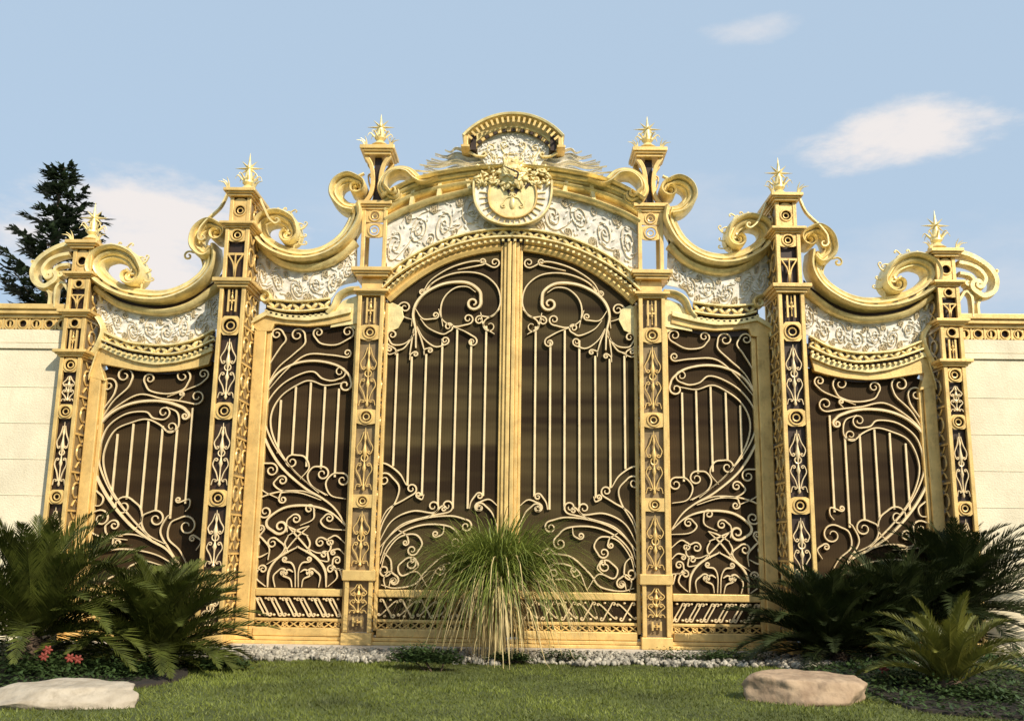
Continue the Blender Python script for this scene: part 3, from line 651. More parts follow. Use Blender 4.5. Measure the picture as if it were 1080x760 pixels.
# ================================================================== PEDIMENTS
def band_uv(lo, hi, n=60):
    lo = resample(lo, n); hi = resample(hi, n)
    L = np.r_[0, np.cumsum(np.hypot(*np.diff((lo+hi)/2, axis=0).T))]
    def f(u, v):
        i = np.interp(u, L, np.arange(n)); a = np.array([np.interp(i, np.arange(n), lo[:, k]) for k in (0, 1)]); b = np.array([np.interp(i, np.arange(n), hi[:, k]) for k in (0, 1)])
        return a+(b-a)*v
    H = np.mean(np.hypot(*(hi-lo).T)); return f, L[-1], H
def filigree(T, s, lo, hi, Y, name='filigree', seed=0):
    r_ = random.Random(seed)
    f, L, H = band_uv(lo, hi)
    pt = MB().ribbon(lo, hi, Y+.012, Y+.03, 50).build('filigree_plate', PLATE, T, s)
    m = MB(); d = MB()
    def spiral(u0, v0, ru, rv, t0, sgn, turns, w, tail=True):
        t = np.linspace(0, 2*pi*turns, int(16*turns)+6); k = 1-.88*t/t[-1]
        pts = [(u0+ru*kk*cos(t0+sgn*tt), v0+rv*kk*sin(t0+sgn*tt)) for tt, kk in zip(t, k)]
        if tail: pts = [(u0+ru*1.9*cos(t0-sgn*.9), v0+rv*1.25*sin(t0-sgn*.9)), (u0+ru*1.35*cos(t0-sgn*.45), v0+rv*1.12*sin(t0-sgn*.45))]+pts
        pts = [f(min(max(u, 0), L), min(max(v, .03), .97)) for u, v in pts]; m.flatbar(np.array(pts), Y, w, .012, (.5, .5))
    n = max(3, round(L/(H*.56))); p = L/n
    for i in range(n):
        uc = (i+.5)*p; s1 = 1 if i % 2 else -1
        spiral(uc, .5+.12*s1*r_.random(), p*r_.uniform(.30, .40), r_.uniform(.28, .38), pi/2*s1+r_.uniform(-.3, .8), s1, r_.uniform(1.6, 2.3), .0062)
        for q in range(5): spiral(uc+p*r_.uniform(.38, .58)*(1 if q % 2 else -1), r_.choice((.16, .84)), p*.13, .12, r_.uniform(0, 6), r_.choice((-1, 1)), 1.4, .005)
        for q in range(22):
            a = r_.uniform(0, 6.3); rr = r_.uniform(.15, 1.0); c0 = f(min(max(uc+p*.5*rr*cos(a), .02), L-.02), min(max(.5+.44*rr*sin(a), .06), .94)); dx = np.array([cos(a+1), sin(a+1)])*r_.uniform(.02, .045)
            d.ell((c0[0], Y+.004, c0[1]), (dx[0], 0, dx[1]), (-dx[1]*.4, 0, dx[0]*.4), (0, .018, 0), 6, 4)
    sub(m.build('filigree_scrollwork', FILL, T, s, smooth=True), pt); sub(d.build('filigree_leaves', FILI, T, s, smooth=True), pt)
def frieze(T, s, lo, hi, Y):
    f, L, H = band_uv(lo, hi)
    MB().ribbon(lo, hi, Y+.02, Y+.06, 50).build('frieze_ground', CORE, T, s)
    m = MB(); n = int(L/.085)
    for i in range(n):
        uc = (i+.5)*L/n; sg = 1 if i % 2 else -1
        a = f(uc-.05, .5-.34*sg); b = f(uc+.05, .5+.34*sg); c = (a+b)/2; ax_ = (b-a)/2; nn = np.array([-ax_[1], ax_[0]])*.42
        m.ell((c[0], Y+.02, c[1]), (ax_[0], 0, ax_[1]), (nn[0], 0, nn[1]), (0, .03, 0), 6, 5)
        e = f(uc, .5+.34*sg*(1 if i % 3 else -1)); m.ell((e[0], Y+.015, e[1]), (.022, 0, 0), (0, 0, .022), (0, .03, 0), 6, 4)
    m.build('frieze_leaves', PALE, T, s, smooth=True)
    hh = np.array(hi); ll = np.array(lo)
    for q, off in ((catmull(hh, 4), .012), (catmull(ll, 4), -.012)):
        MB().flatbar(q, Y+.01, .02, .05).build('frieze_edge', PALE, T, s, smooth=True)
def dentils(T, s, line, Y, step=.075):
    f, L, H = band_uv(np.array(line)-[0, .02], np.array(line)+[0, .02]); n = int(L/step)
    for i in range(n):
        c = f((i+.5)*L/n, .5); MB().box(c[0]-.017, c[0]+.017, Y-.05, Y+.05, c[1]-.014, c[1]+.016).build('dentil', PALE, T, s)
    MB().ribbon(np.array(line)-[0, .035], np.array(line)+[0, .035], Y+.03, Y+.06, 40).build('dentil_ground', CORE, T, s)
PROF_TOP = [(-.10, .14), (-.10, -.05), (-.075, -.09), (-.045, -.08), (-.035, -.13), (.0, -.15), (.012, -.11), (.03, -.11), (.04, -.20), (.075, -.23), (.10, -.19), (.105, .14)]
PROF_LOW = [(-.045, .08), (-.045, -.04), (-.02, -.08), (.02, -.10), (.045, -.07), (.045, .08)]
def moulding(T, s, P, prof, name, Y=0, n_end=(0, 0), sc_=1.):
    n = len(P); t = np.arange(n); k = np.ones(n)*sc_
    if n_end[0]: k *= np.clip(.35+.65*t/n_end[0], 0, 1)
    if n_end[1]: k *= np.clip(.35+.65*(n-1-t)/n_end[1], 0, 1)
    return MB().sweep(P, [(a, y+Y) for a, y in prof], k).build(name, PALE, T, s, smooth=True)
SP = []
def wisps(T, s, P, Y, par):      # thin leaf curls that stand off a volute
    P = resample(P, 15); c = P.mean(0)
    for i, p in enumerate(P[1:-1]):
        d = p-c; d /= np.hypot(*d); t = np.array([-d[1], d[0]])*(1 if i % 2 else -1)
        k = .7+.5*((i*37) % 10)/10; q = curl(catmull([p+d*.08, p+d*(.08+.06*k)+t*.03, p+d*(.08+.09*k)+t*.08*k], 4), .026*k, .8, 'L' if i % 2 else 'R'); sub(MB().flatbar(q, Y-.05, .009, .016, (2.2, .4)).build('leaf_curl', PALE, T, s, smooth=True), par)
def swag(s, which, label):
    if which == 'A': X0, X1, fr, Y = XO, XPo, 'a', -.12
    else: X0, X1, fr, Y = XP, XIo, 'b', -.08
    T = thing('scroll_pediment', (s*(X0+X1)/2, Y, 0), label, 'pediment', 'sagging scroll pediments')
    if which == 'A':
        top = [(708, 322), (710, 372), (686, 418), (640, 455), (580, 481), (520, 488), (450, 479), (388, 456), (344, 425), (325, 392), (343, 357), (392, 343), (442, 362), (468, 398)]
        cv = curve(fr, top, Y, c1=('R', 34, .85), n=8); up2 = curve(fr, [(708, 330), (690, 345), (664, 318), (672, 276), (705, 252), (738, 262)], Y, c1=('R', 24, 1.1), n=8)
        low = [(322, 456), (338, 470), (400, 512), (480, 533), (560, 537), (640, 514), (716, 462), (738, 440)]
        fl_lo = [(322, 582), (340, 594), (400, 622), (450, 636), (560, 643), (650, 625), (718, 590), (740, 575)]; fl_hi = [(322, 468), (338, 482), (400, 524), (480, 545), (560, 549), (640, 526), (718, 474), (740, 452)]
        fz_lo = [(344, 628), (400, 650), (450, 664), (560, 677), (650, 658), (718, 628)]; fz_hi = [(344, 600), (400, 625), (450, 640), (560, 647), (650, 629), (718, 596)]
        dn = [(346, 645), (400, 668), (450, 682), (560, 693), (650, 674), (718, 645)]
    else:
        top = [(553, 345), (556, 385), (522, 446), (470, 488), (412, 508), (352, 508), (294, 489), (252, 458), (238, 424), (256, 394), (300, 384), (338, 402), (352, 430)]
        cv = curve(fr, top, Y, c1=('R', 26, .85), n=8); up2 = curve(fr, [(555, 355), (520, 345), (492, 310), (500, 276), (532, 258), (566, 268)], Y, c1=('R', 24, 1.1), n=8)
        low = [(220, 452), (238, 474), (270, 506), (318, 536), (380, 549), (450, 538), (510, 508), (556, 462)]
        fl_lo = [(218, 628), (236, 636), (280, 652), (350, 655), (460, 650), (500, 606), (558, 590)]; fl_hi = [(218, 466), (236, 486), (270, 518), (318, 548), (380, 561), (450, 550), (510, 520), (558, 474)]
        fz_lo = [(262, 676), (300, 688), (360, 692), (420, 688), (470, 680)]; fz_hi = [(262, 652), (300, 656), (360, 660), (420, 656), (470, 650)]
        dn = [(250, 690), (300, 706), (360, 712), (420, 708), (472, 700)]
    cm = moulding(T, s, cv, PROF_TOP, 'crest_moulding', Y, (0, 20), 1.0); moulding(T, s, up2, PROF_TOP, 'upper_volute', Y, (0, 30), .85)
    SP.append((T, s, cv, up2, Y))
    # leaf filling the volute
    e = cv[-1]; m = MB()
    for q in range(5):
        a = q*1.1; m.ell((e[0]+.05*cos(a), Y-.06, e[1]+.05*sin(a)), (.07*cos(a), 0, .07*sin(a)), (-.025*sin(a), 0, .025*cos(a)), (0, .06, 0), 6, 4)
    sub(m.build('volute_leaf', PALE, T, s, smooth=True), cm)
    wisps(T, s, cv[-int(len(cv)*.30):-12], Y, cm)
    blk = cv[6:int(len(cv)*.62):7]
    for i in range(len(blk)-1):       # dark slots between the fillets of the crest
        a_, b_ = blk[i], blk[i+1]; d_ = (b_-a_)/np.hypot(*(b_-a_)); nn_ = np.array([-d_[1], d_[0]]); L_ = (.07, .12, .05)[i % 3]; c_ = a_+nn_*.020
        sub(MB().flatbar(np.array([c_-d_*L_*.5, c_+d_*L_*.5]), Y-.115, .008, .012).build('crest_slot', CORE, T, s), cm)
    lw = catmull(Q(fr, low, Y), 8); moulding(T, s, lw, PROF_LOW, 'lower_moulding', Y)
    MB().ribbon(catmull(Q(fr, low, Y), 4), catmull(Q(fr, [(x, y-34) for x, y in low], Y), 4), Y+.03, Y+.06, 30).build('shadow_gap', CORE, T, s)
    filigree(T, s, catmull(Q(fr, fl_lo, Y), 5), catmull(Q(fr, fl_hi, Y), 5), Y+.02, seed=3)
    frieze(T, s, catmull(Q(fr, fz_lo, Y), 4), catmull(Q(fr, fz_hi, Y), 4), Y-.02)
    dentils(T, s, catmull(Q(fr, dn, Y), 4), Y-.02)
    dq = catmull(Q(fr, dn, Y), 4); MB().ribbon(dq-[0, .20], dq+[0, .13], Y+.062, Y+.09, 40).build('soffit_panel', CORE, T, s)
    if which == 'A':
        moulding(T, s, curve(fr, [(300, 690), (330, 640), (345, 590), (318, 545), (300, 540)], Y-.03), PROF_LOW, 'corner_bracket', Y, sc_=.6)
        for P, c in (([(340, 500), (330, 470)], ('R', 18)),): MB().flatbar(curve(fr, P, Y, c), Y, .02, .03).build('corner_curl', PALE, T, s, smooth=True)
        moulding(T, s, curve(fr, [(640, 455), (672, 420), (680, 378), (665, 345), (640, 335)], Y, c1=('L', 18, 1.1)), [(-.015, Y-.02), (0, Y-.04), (.015, Y-.02), (0, Y+.02)], 'inner_tendril', 0)
    else:
        moulding(T, s, curve(fr, [(212, 690), (205, 650), (225, 622), (255, 628)], Y-.03, c1=('R', 20, 1.1)), PROF_LOW, 'corner_bracket', Y, sc_=.6)
        moulding(T, s, curve(fr, [(462, 700), (480, 680), (498, 642), (530, 622), (568, 618)], Y-.03), PROF_LOW, 'raised_bracket', Y, sc_=.9)
        MB().ribbon(Q(fr, [(470, 745), (500, 740), (568, 730)], Y), Q(fr, [(485, 690), (512, 655), (568, 636)], Y), Y, Y+.03, 20).build('spandrel_panel', PALE, T, s)
swag(1, 'A', 'sagging scroll pediment over the left outer fence panel, below the pinkish cloud'); swag(-1, 'A', 'sagging scroll pediment over the right outer fence panel')
swag(1, 'B', 'sagging scroll pediment above the left side gate'); swag(-1, 'B', 'sagging scroll pediment above the right side gate')

def arch():
    Y = -.10; T = thing('arch_pediment', (0, Y, Zc(262)), 'arched golden pediment over the main double gate with pale filigree', 'pediment')
    MXc = lambda P: np.vstack([P, [[-x, z] for x, z in P[::-1] if x < -1e-3]])
    def c_(pts, close=None):
        P = Q('c', pts, Y); P = P[P[:, 0] < -.01]; P = np.vstack([P, [0, P[-1][1]+.004]]); return catmull(MXc(P), 5)
    up_e = c_([(16, 338), (60, 312), (110, 290), (160, 277), (200, 270), (250, 262), (320, 255), (370, 253)])
    mid_e = c_([(16, 362), (60, 336), (110, 315), (160, 301), (200, 293), (250, 285), (320, 278), (370, 276)])
    low_e = c_([(18, 388), (60, 366), (100, 350), (150, 332), (200, 319), (260, 306), (320, 300), (370, 298)])
    fz_hi = c_([(10, 555), (50, 520), (100, 487), (150, 461), (200, 441), (250, 427), (300, 418), (340, 414), (375, 413)])
    fz_lo = c_([(10, 582), (50, 546), (100, 513), (150, 486), (200, 465), (250, 450), (300, 440), (340, 436), (375, 435)])
    dn = c_([(10, 600), (50, 563), (100, 528), (150, 500), (200, 478), (250, 462), (300, 452), (340, 447), (375, 446)])
    moulding(T, 1, up_e, PROF_TOP, 'crown_moulding', Y, sc_=.75); moulding(T, 1, mid_e, PROF_LOW, 'middle_moulding', Y, sc_=.8); moulding(T, 1, low_e, PROF_LOW, 'lower_moulding', Y, sc_=.8)
    MB().ribbon(low_e, up_e, Y+.03, Y+.06, 60).build('shadow_gap', GOLD, T)
    for i in range(9, len(up_e)-9, 8):       # blocks bridging the mouldings
        a, b = up_e[i], low_e[min(len(low_e)-1, round(i*len(low_e)/len(up_e)))]
        MB().flatbar(np.array([a, b]), Y-.02, .045, .06).build('bridging_block', PALE if i % 16 else CORE, T)
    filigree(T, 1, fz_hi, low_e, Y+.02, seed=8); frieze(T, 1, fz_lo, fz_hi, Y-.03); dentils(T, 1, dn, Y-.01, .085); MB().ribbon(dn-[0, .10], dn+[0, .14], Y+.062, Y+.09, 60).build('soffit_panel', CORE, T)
    head = c_([(-8, 618), (10, 606), (55, 566), (100, 536), (150, 508), (200, 486), (250, 470), (300, 459), (340, 454), (375, 453)])
    for s in (1, -1):       # end volutes curling against the tall pillars
        v = curve('c', [(170, 274), (130, 284), (112, 276), (84, 252), (48, 250), (18, 272), (10, 300), (26, 322)], Y-.02, c1=('L', 22, 1.1), n=8)
        moulding(T, s, v, PROF_TOP, 'end_volute', Y-.03, (18, 24), .72)
        m = MB(); e = v[-1]
        for q in range(5): a = q*1.2; m.ell((e[0]+.04*cos(a), Y-.08, e[1]+.04*sin(a)), (.06*cos(a), 0, .06*sin(a)), (-.02*sin(a), 0, .02*cos(a)), (0, .05, 0), 6, 4)
        m.build('volute_leaf', PALE, T, s, smooth=True)
        rp_ = random.Random(12)
        for q in range(15):      # pale ribbon plumes beside the coronet
            y0 = 182+q*7.2; x1 = (190-q*9 if q < 7 else 108+(q-7)*4)+rp_.uniform(-22, 22); am = rp_.uniform(4, 9)
            P = catmull(Q('c', [(345, y0+14), (300, y0+6), (262, y0+6+am), (222, y0+4-am*.4), ((222+x1)/2, y0+8+am*.6), (x1, y0+5+rp_.uniform(-3, 6))], Y+.02), 6)
            yy = Y+rp_.uniform(-.05, .07)
            MB().sweep(P, [(-.034, yy+.02), (0, yy-.03), (.034, yy+.02), (0, yy+.04)], np.interp(np.linspace(0, 1, len(P)), [0, .4, 1], [.9, 1.1, .08])).build('ribbon_plume', FILI, T, s, smooth=True)
            if q % 2: MB().flatbar(P-[0, .034], yy-.01, .006, .014, (1, .3)).build('plume_edge', FILL, T, s, smooth=True)
    # shield with rim
    def sym(fr, pts): P = Q(fr, pts, Y); P[-1, 0] = 0; return MXc(P)
    rim = sym('c', [(272, 282), (272, 320), (280, 356), (305, 388), (345, 405), (385, 409)])
    rimc = catmull(rim, 6); MB().prism([tuple(p) for p in rimc], Y-.13, Y+.03).build('shield', PLATE, T, smooth=False)
    MB().flatbar(rimc, Y-.14, .020, .035).build('shield_rim', PALE, T, smooth=True)
    inn = sym('c', [(318, 300), (314, 330), (322, 362), (350, 384), (385, 390)]); ic = catmull(inn, 6)
    MB().prism([tuple(p) for p in ic], Y-.16, Y-.12).build('shield_field', PALE, T); MB().flatbar(ic, Y-.165, .016, .025).build('field_rim', GOLD, T, smooth=True)
    zc = Q('c', [(380, 322)], Y)[0][1]
    for s in (1, -1):        # radial flutes round the lower rim
        for q in range(9):
            t = -pi/2-.08-q*.20; c = np.array([0, zc-.02]); d = np.array([cos(t), sin(t)]); MB().flatbar(np.array([c+d*(.375-.01*q*.5), c+d*(.44+.004*q)]), Y-.135, .010, .018).build('rim_flute', PALE, T, s)
    # gilded rosette with garlands of small leaves
    zb = Q('c', [(385, 268)], Y)[0][1]; r_ = random.Random(5)
    def leaves(spots, name, m_, par=None):
        m = MB()
        for (x, z, d, L_) in spots:
            t = r_.uniform(0, pi); m.ell((x, Y-.13-d, z), (L_*cos(t), 0, L_*sin(t)), (-.42*L_*sin(t), 0, .42*L_*cos(t)), (0, .03, 0), 6, 5)
        return m.build(name, m_, T, smooth=True)
    sp = []
    for q in range(60):
        a = r_.uniform(0, 2*pi); rr = sqrt(r_.random()); sp.append((.20*rr*cos(a), zb+.23*rr*sin(a), .13*sqrt(max(0, 1-rr*rr)), r_.uniform(.05, .085)))
    ros = leaves(sp, 'rosette', PALE); sub(MB().ell((0, Y-.12, zb), (.21, 0, 0), (0, .135, 0), (0, 0, .24), 18, 12).build('rosette_core', PALE, T, smooth=True), ros)
    MB().flatbar(curl(catmull([(-.10, zb+.04), (-.02, zb+.0), (.07, zb-.04), (.07, zb-.10)], 5), .035, .6, 'R'), Y-.345, .014, .015, (.4, .5)).build('rosette_curl', CORE, T, smooth=True)
    for s in (1, -1):
        leaves([(-s*r_.uniform(.18, .52), zb-.03+r_.uniform(-.14, .16), r_.uniform(0, .06), r_.uniform(.03, .06)) for q in range(70)], 'leaf_garland', PALE)
        for q in range(4):      # dark hanging leaf tips below the rosette
            x = -.06-.075*q; z = zb-.25+.035*q; MB().prism([(x-.05, z+.05), (x+.05, z+.03), (x+.01, z-.055+.012*q)], Y-.182, Y-.16).build('hanging_leaf', CORE if q % 2 == 0 else PALE, T, s)
    for s in (1, -1):
        q = curl(curl(catmull([(-.03, zc-.05), (-.09, zc-.07), (-.15, zc-.16)], 5), .035, 1.1, 'L')[::-1], .03, 1.0, 'L'); MB().flatbar(q, Y-.165, .010, .014, (.5, .5)).build('field_scroll', PALE, T, s, smooth=True)
    MB().ell((0, Y-.16, zc-.14), (0, 0, .10), (.045, 0, 0), (0, .03, 0), 8, 6).build('field_bud', PALE, T, smooth=True)
    # arched hood: a projecting segmental cornice over a pale carved panel
    Yh = Y-.02; za = Q('p', [(541, 117)], Yh-.3)[0][1]; HW, RI = .73, .35; R = (HW*HW+RI*RI)/(2*RI); zc0 = za-R; A = math.asin(HW/R)
    def arc(r, n=49, a=A): return np.array([(r*sin(t), zc0+r*cos(t)) for t in np.linspace(-a, a, n)])
    hood = MB().sweep(arc(R), [(0, .10), (.0, -.40), (-.018, -.43), (-.045, -.42), (-.055, -.36), (-.065, -.28), (-.165, -.25), (-.175, -.30), (-.195, -.29), (-.205, -.16), (-.255, -.14), (-.26, .10)]).build('arched_hood', PALE, T, smooth=True)
    N = 19
    for k in range(N):       # radial blocks under the cornice
        t = -A+(k+.5)*2*A/N; u = np.array([cos(t), -sin(t)]); d = np.array([sin(t), cos(t)]); c0 = np.array([0, zc0])
        for r0, r1, hw, y0, y1 in ((R-.155, R-.072, .016, Yh-.30, Yh-.26), (R-.250, R-.212, .026, Yh-.20, Yh-.15)):
            q = [c0+d*r0-u*hw, c0+d*r0+u*hw, c0+d*r1+u*hw, c0+d*r1-u*hw]; sub(MB().prism([tuple(v) for v in q], y0+.02-Y*0, y1).build('dentil', CORE if r0 < R-.2 and k % 2 else GOLD, T), hood)
    for s in (1, -1):        # end consoles
        e = arc(R)[0]
        MB().box(e[0]+.02, e[0]+.09, Yh-.28, Yh+.05, e[1]-.16, e[1]-.02).box(e[0]-.01, e[0]+.11, Yh-.30, Yh+.06, e[1]-.20, e[1]-.16).build('hood_console', GOLD, T, s, bevel=.008)
        MB().box(e[0]+.12, e[0]+.20, Yh-.20, Yh+.04, e[1]-.20, e[1]+.02).build('hood_console', CORE, T, s)
        MB().flatbar(curl(catmull([(e[0]+.10, e[1]-.20), (e[0]+.20, e[1]-.26), (e[0]+.30, e[1]-.27)], 4), .04, .9, 'L'), Yh-.12, .018, .03, (1.2, .5)).build('console_curl', PALE, T, s, smooth=True)
    top_ = arc(R-.24, 31, A*.93); zl = zb+.10
    side_ = catmull([(top_[-1][0], top_[-1][1]), (.50, top_[-1][1]-.12), (.42, (top_[-1][1]+zl)/2-.05), (.36, zl)], 5)
    poly = [tuple(p) for p in top_]+[tuple(p) for p in side_[1:]]+[(-x, z) for x, z in side_[::-1][:-1]]
    MB().prism(poly, Yh-.10, Yh+.02).build('hood_panel', PLATE, T)
    m = MB(); rb = random.Random(3); sc2 = MB()
    for k in range(230):
        u = rb.random(); z = zl+(za-.30-zl)*u; hwz = .34+.22*u; x = rb.uniform(-hwz, hwz)
        if z > zc0+sqrt(max(0, (R-.27)**2-x*x)): continue
        t = rb.uniform(0, pi); L_ = rb.uniform(.02, .05); m.ell((x, Yh-.105, z), (L_*cos(t), 0, L_*sin(t)), (-.4*L_*sin(t), 0, .4*L_*cos(t)), (0, .022, 0), 6, 4)
    m.build('panel_leaf_relief', FILI, T, smooth=True)
    for sgn in (1, -1):
        for (x0, z0_, r0) in ((.10, .50, .075), (.28, .42, .085), (.24, .20, .07), (.08, .26, .06)):
            z = zl+z0_*(za-.28-zl)*1.25; q = curl(catmull([(sgn*(x0-.10), z-.10), (sgn*(x0+.02), z-.09), (sgn*(x0+r0), z)], 4), r0*.8, 1.3, 'L' if sgn > 0 else 'R'); sc2.flatbar(q, Yh-.11, .008, .014, (.6, .5))
    sc2.build('panel_scrollwork', PALE, T, smooth=True)
arch()

# ================================================================== SIDE WALLS
def side_wall(s, label):
    T = thing('garden_wall', (s*-8.3, -.05, 0), label, 'wall', 'cream walls beside the gate')
    x0, x1 = -10.6, XO-.30-.01
    def zf(fr, y): return Q(fr, [(110, y)], -.18)[0][1]
    zcap = zf('a', 524); y0 = -.18
    MB().box(x0, x1, y0, .12, -.05, zf('a', 660)).build('wall_face', WALLM, T, s)
    j = MB(); 
    for py in (408, 446, 484, 522, 560, 598, 636): z = B(30, py, -.18)[1]; j.box(x0, x1, y0-.006, y0+.0, z, z+.006)
    j.build('joint_line', mat('wall_joint', (.745, .655, .47), .85), T, s)
    MB().box(x0, x1+.0, y0-.03, .13, zf('a', 658), zf('a', 640)).build('wall_moulding', WALLM, T, s, bevel=.006); MB().box(x0, x1, y0-.012, .12, zf('a', 638), zf('a', 594)).build('wall_fascia', WALLM, T, s, bevel=.006)
    za, zb = zf('a', 592), zf('a', 556)
    MB().box(x0, x1, y0+.05, .10, za, zb).build('frieze_back', CORE, T, s)
    n = 24; p = (x1-x0)/n
    for i in range(n):
        xa = x0+i*p; m = MB(); m.holed(xa+p/2, (za+zb)/2, p*.42, (zb-za)/2, (zb-za)*.36, y0+.01, y0+.04)
        m.torus(xa+p/2, y0+.006, (za+zb)/2, (zb-za)*.37, .010); m.box(xa-.012, xa+.012, y0+.002, y0+.05, za, zb)
        if i % 2: m.box(xa+p/2-.012, xa+p/2+.012, y0+.016, y0+.03, za, zb)
        m.build('ring_panel', GOLD, T, s, smooth=True)
    m = MB().box(x0, x1, y0-.02, .13, zb, zb+.05).box(x0, x1, y0-.07, .18, zb+.052, zb+.11).box(x0, x1, y0-.10, .20, zb+.112, zcap+.05)
    m.build('coping', GOLD, T, s, bevel=.01)
side_wall(1, 'cream wall with gold coping at the left edge, a dark tree behind it'); side_wall(-1, 'cream wall with gold coping at the right edge, above the dark cycads')

# ================================================================== PLANTS
def cycad(cx, cy, R, H, n, m, label, seed, trunk_h=.3, group='sago cycads in the beds', elev=(5, 80), wl=.17):
    r = random.Random(seed); T = thing('cycad', (cx, cy, 0), label, 'cycad', group)
    t = MB(); t.lathe([(.15, -.03), (.17, trunk_h*.4), (.14, trunk_h*.8), (.06, trunk_h+.08)], (cx, cy, 0), 10)
    for k in range(60):
        a = k*2.4; z = trunk_h*k/60; t.ell((cx+.15*cos(a), cy+.15*sin(a), z), (.04*cos(a), .04*sin(a), .03), (-.03*sin(a), .03*cos(a), 0), (0, 0, .025), 5, 3)
    t.build('trunk', BARK, T)
    for k in range(n):
        mb = MB(); a = k*2.39996+r.uniform(-.2, .2); q = (k+.5)/n
        el = radians(elev[0]+(elev[1]-elev[0])*(q**.8)+r.uniform(-8, 8)); L = R*r.uniform(.85, 1.12)*(1.0 if q < .8 else .9)
        droop = r.uniform(.5, 1.0); N = 16; P = []; p = np.array([cx+.06*cos(a), cy+.06*sin(a), trunk_h+.03]); e = el+.15
        tw = r.uniform(-.15, .15)
        for i in range(N+1):
            P.append(p.copy()); dd = np.array([cos(e)*cos(a+tw*i/N), cos(e)*sin(a+tw*i/N), sin(e)]); p = p+dd*L/N; e -= droop*1.5/N*(.4+1.2*i/N)
        P = np.array(P); mb.tube(P, .009, 4, np.linspace(1, .25, N+1))
        side = np.array([-sin(a), cos(a), 0.]); M = 54
        for i in range(M):
            u = .10+.89*i/(M-1); f_ = u*N; j = min(int(f_), N-1); c = P[j]+(P[j+1]-P[j])*(f_-j); tg = (P[j+1]-P[j]); tg /= np.linalg.norm(tg); nm = np.cross(side, tg); nm *= np.sign(nm[2]) if abs(nm[2]) > .05 else 1
            ll = wl*(sin(pi*min(1, u*.86+.12))**.7)*R*r.uniform(.85, 1.1); ww = .0105*R**.5
            for sg in (-1, 1):
                d = side*sg*.72+tg*(.70+.5*u)+nm*r.uniform(.15, .50); d /= np.linalg.norm(d); w = tg*ww; tip = c+d*ll-np.array([0, 0, .04*ll])
                mid = c+d*ll*.5
                k0 = len(mb.v); mb.v += [tuple(c-w*.6), tuple(c+w*.6), tuple(mid+w), tuple(mid-w), tuple(tip)]; mb.f += [(k0, k0+1, k0+2, k0+3), (k0+3, k0+2, k0+4)]
        mb.build('frond', m, T, recalc=False)
    return T
def gp(px, py): return G(px, py, .0)
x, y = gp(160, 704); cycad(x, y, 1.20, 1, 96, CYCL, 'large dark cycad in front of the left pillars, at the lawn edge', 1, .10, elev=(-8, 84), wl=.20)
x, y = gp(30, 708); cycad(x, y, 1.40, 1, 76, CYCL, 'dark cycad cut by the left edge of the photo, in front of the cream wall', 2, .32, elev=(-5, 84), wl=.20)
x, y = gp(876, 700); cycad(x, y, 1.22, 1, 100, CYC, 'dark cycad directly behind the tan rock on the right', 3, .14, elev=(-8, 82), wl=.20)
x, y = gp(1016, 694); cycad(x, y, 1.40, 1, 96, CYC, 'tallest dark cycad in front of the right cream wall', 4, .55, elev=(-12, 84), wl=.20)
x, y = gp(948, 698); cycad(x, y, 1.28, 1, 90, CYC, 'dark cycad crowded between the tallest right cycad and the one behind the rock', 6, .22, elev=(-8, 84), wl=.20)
x, y = gp(1004, 732); cycad(x, y, .86, 1, 32, CYCY, 'small sunlit yellow green cycad at the right edge, nearest the camera', 5, .08, elev=(12, 80), wl=.20)
def ground_cover():
    r = random.Random(9); mb = MB()
    for (cx, cy, rx, ry) in ((-5.35, -3.1, 2.06, 2.1), (5.6, -3.2, 2.55, 2.32)):
        for i in range(15000):
            a = r.uniform(0, 6.283); q = sqrt(r.random()); c = np.array([cx+rx*q*cos(a), cy+ry*q*sin(a), r.uniform(.03, .17)*(1.25-q**4)]); b = r.uniform(0, 6.28); l = r.uniform(.03, .06)
            d = np.array([cos(b), sin(b), r.uniform(-.1, .7)]); nn = np.array([-sin(b), cos(b), r.uniform(-.3, .3)]); k0 = len(mb.v)
            mb.v += [tuple(c), tuple(c+d*l*.5+nn*l*.3), tuple(c+d*l*1.1), tuple(c+d*l*.5-nn*l*.3)]; mb.f.append((k0, k0+1, k0+2, k0+3))
    tag(mb.build('ground_cover', SHRUB, recalc=False), 'dark leafy ground cover under the cycads in both beds', 'ground cover', kind='stuff')
ground_cover()

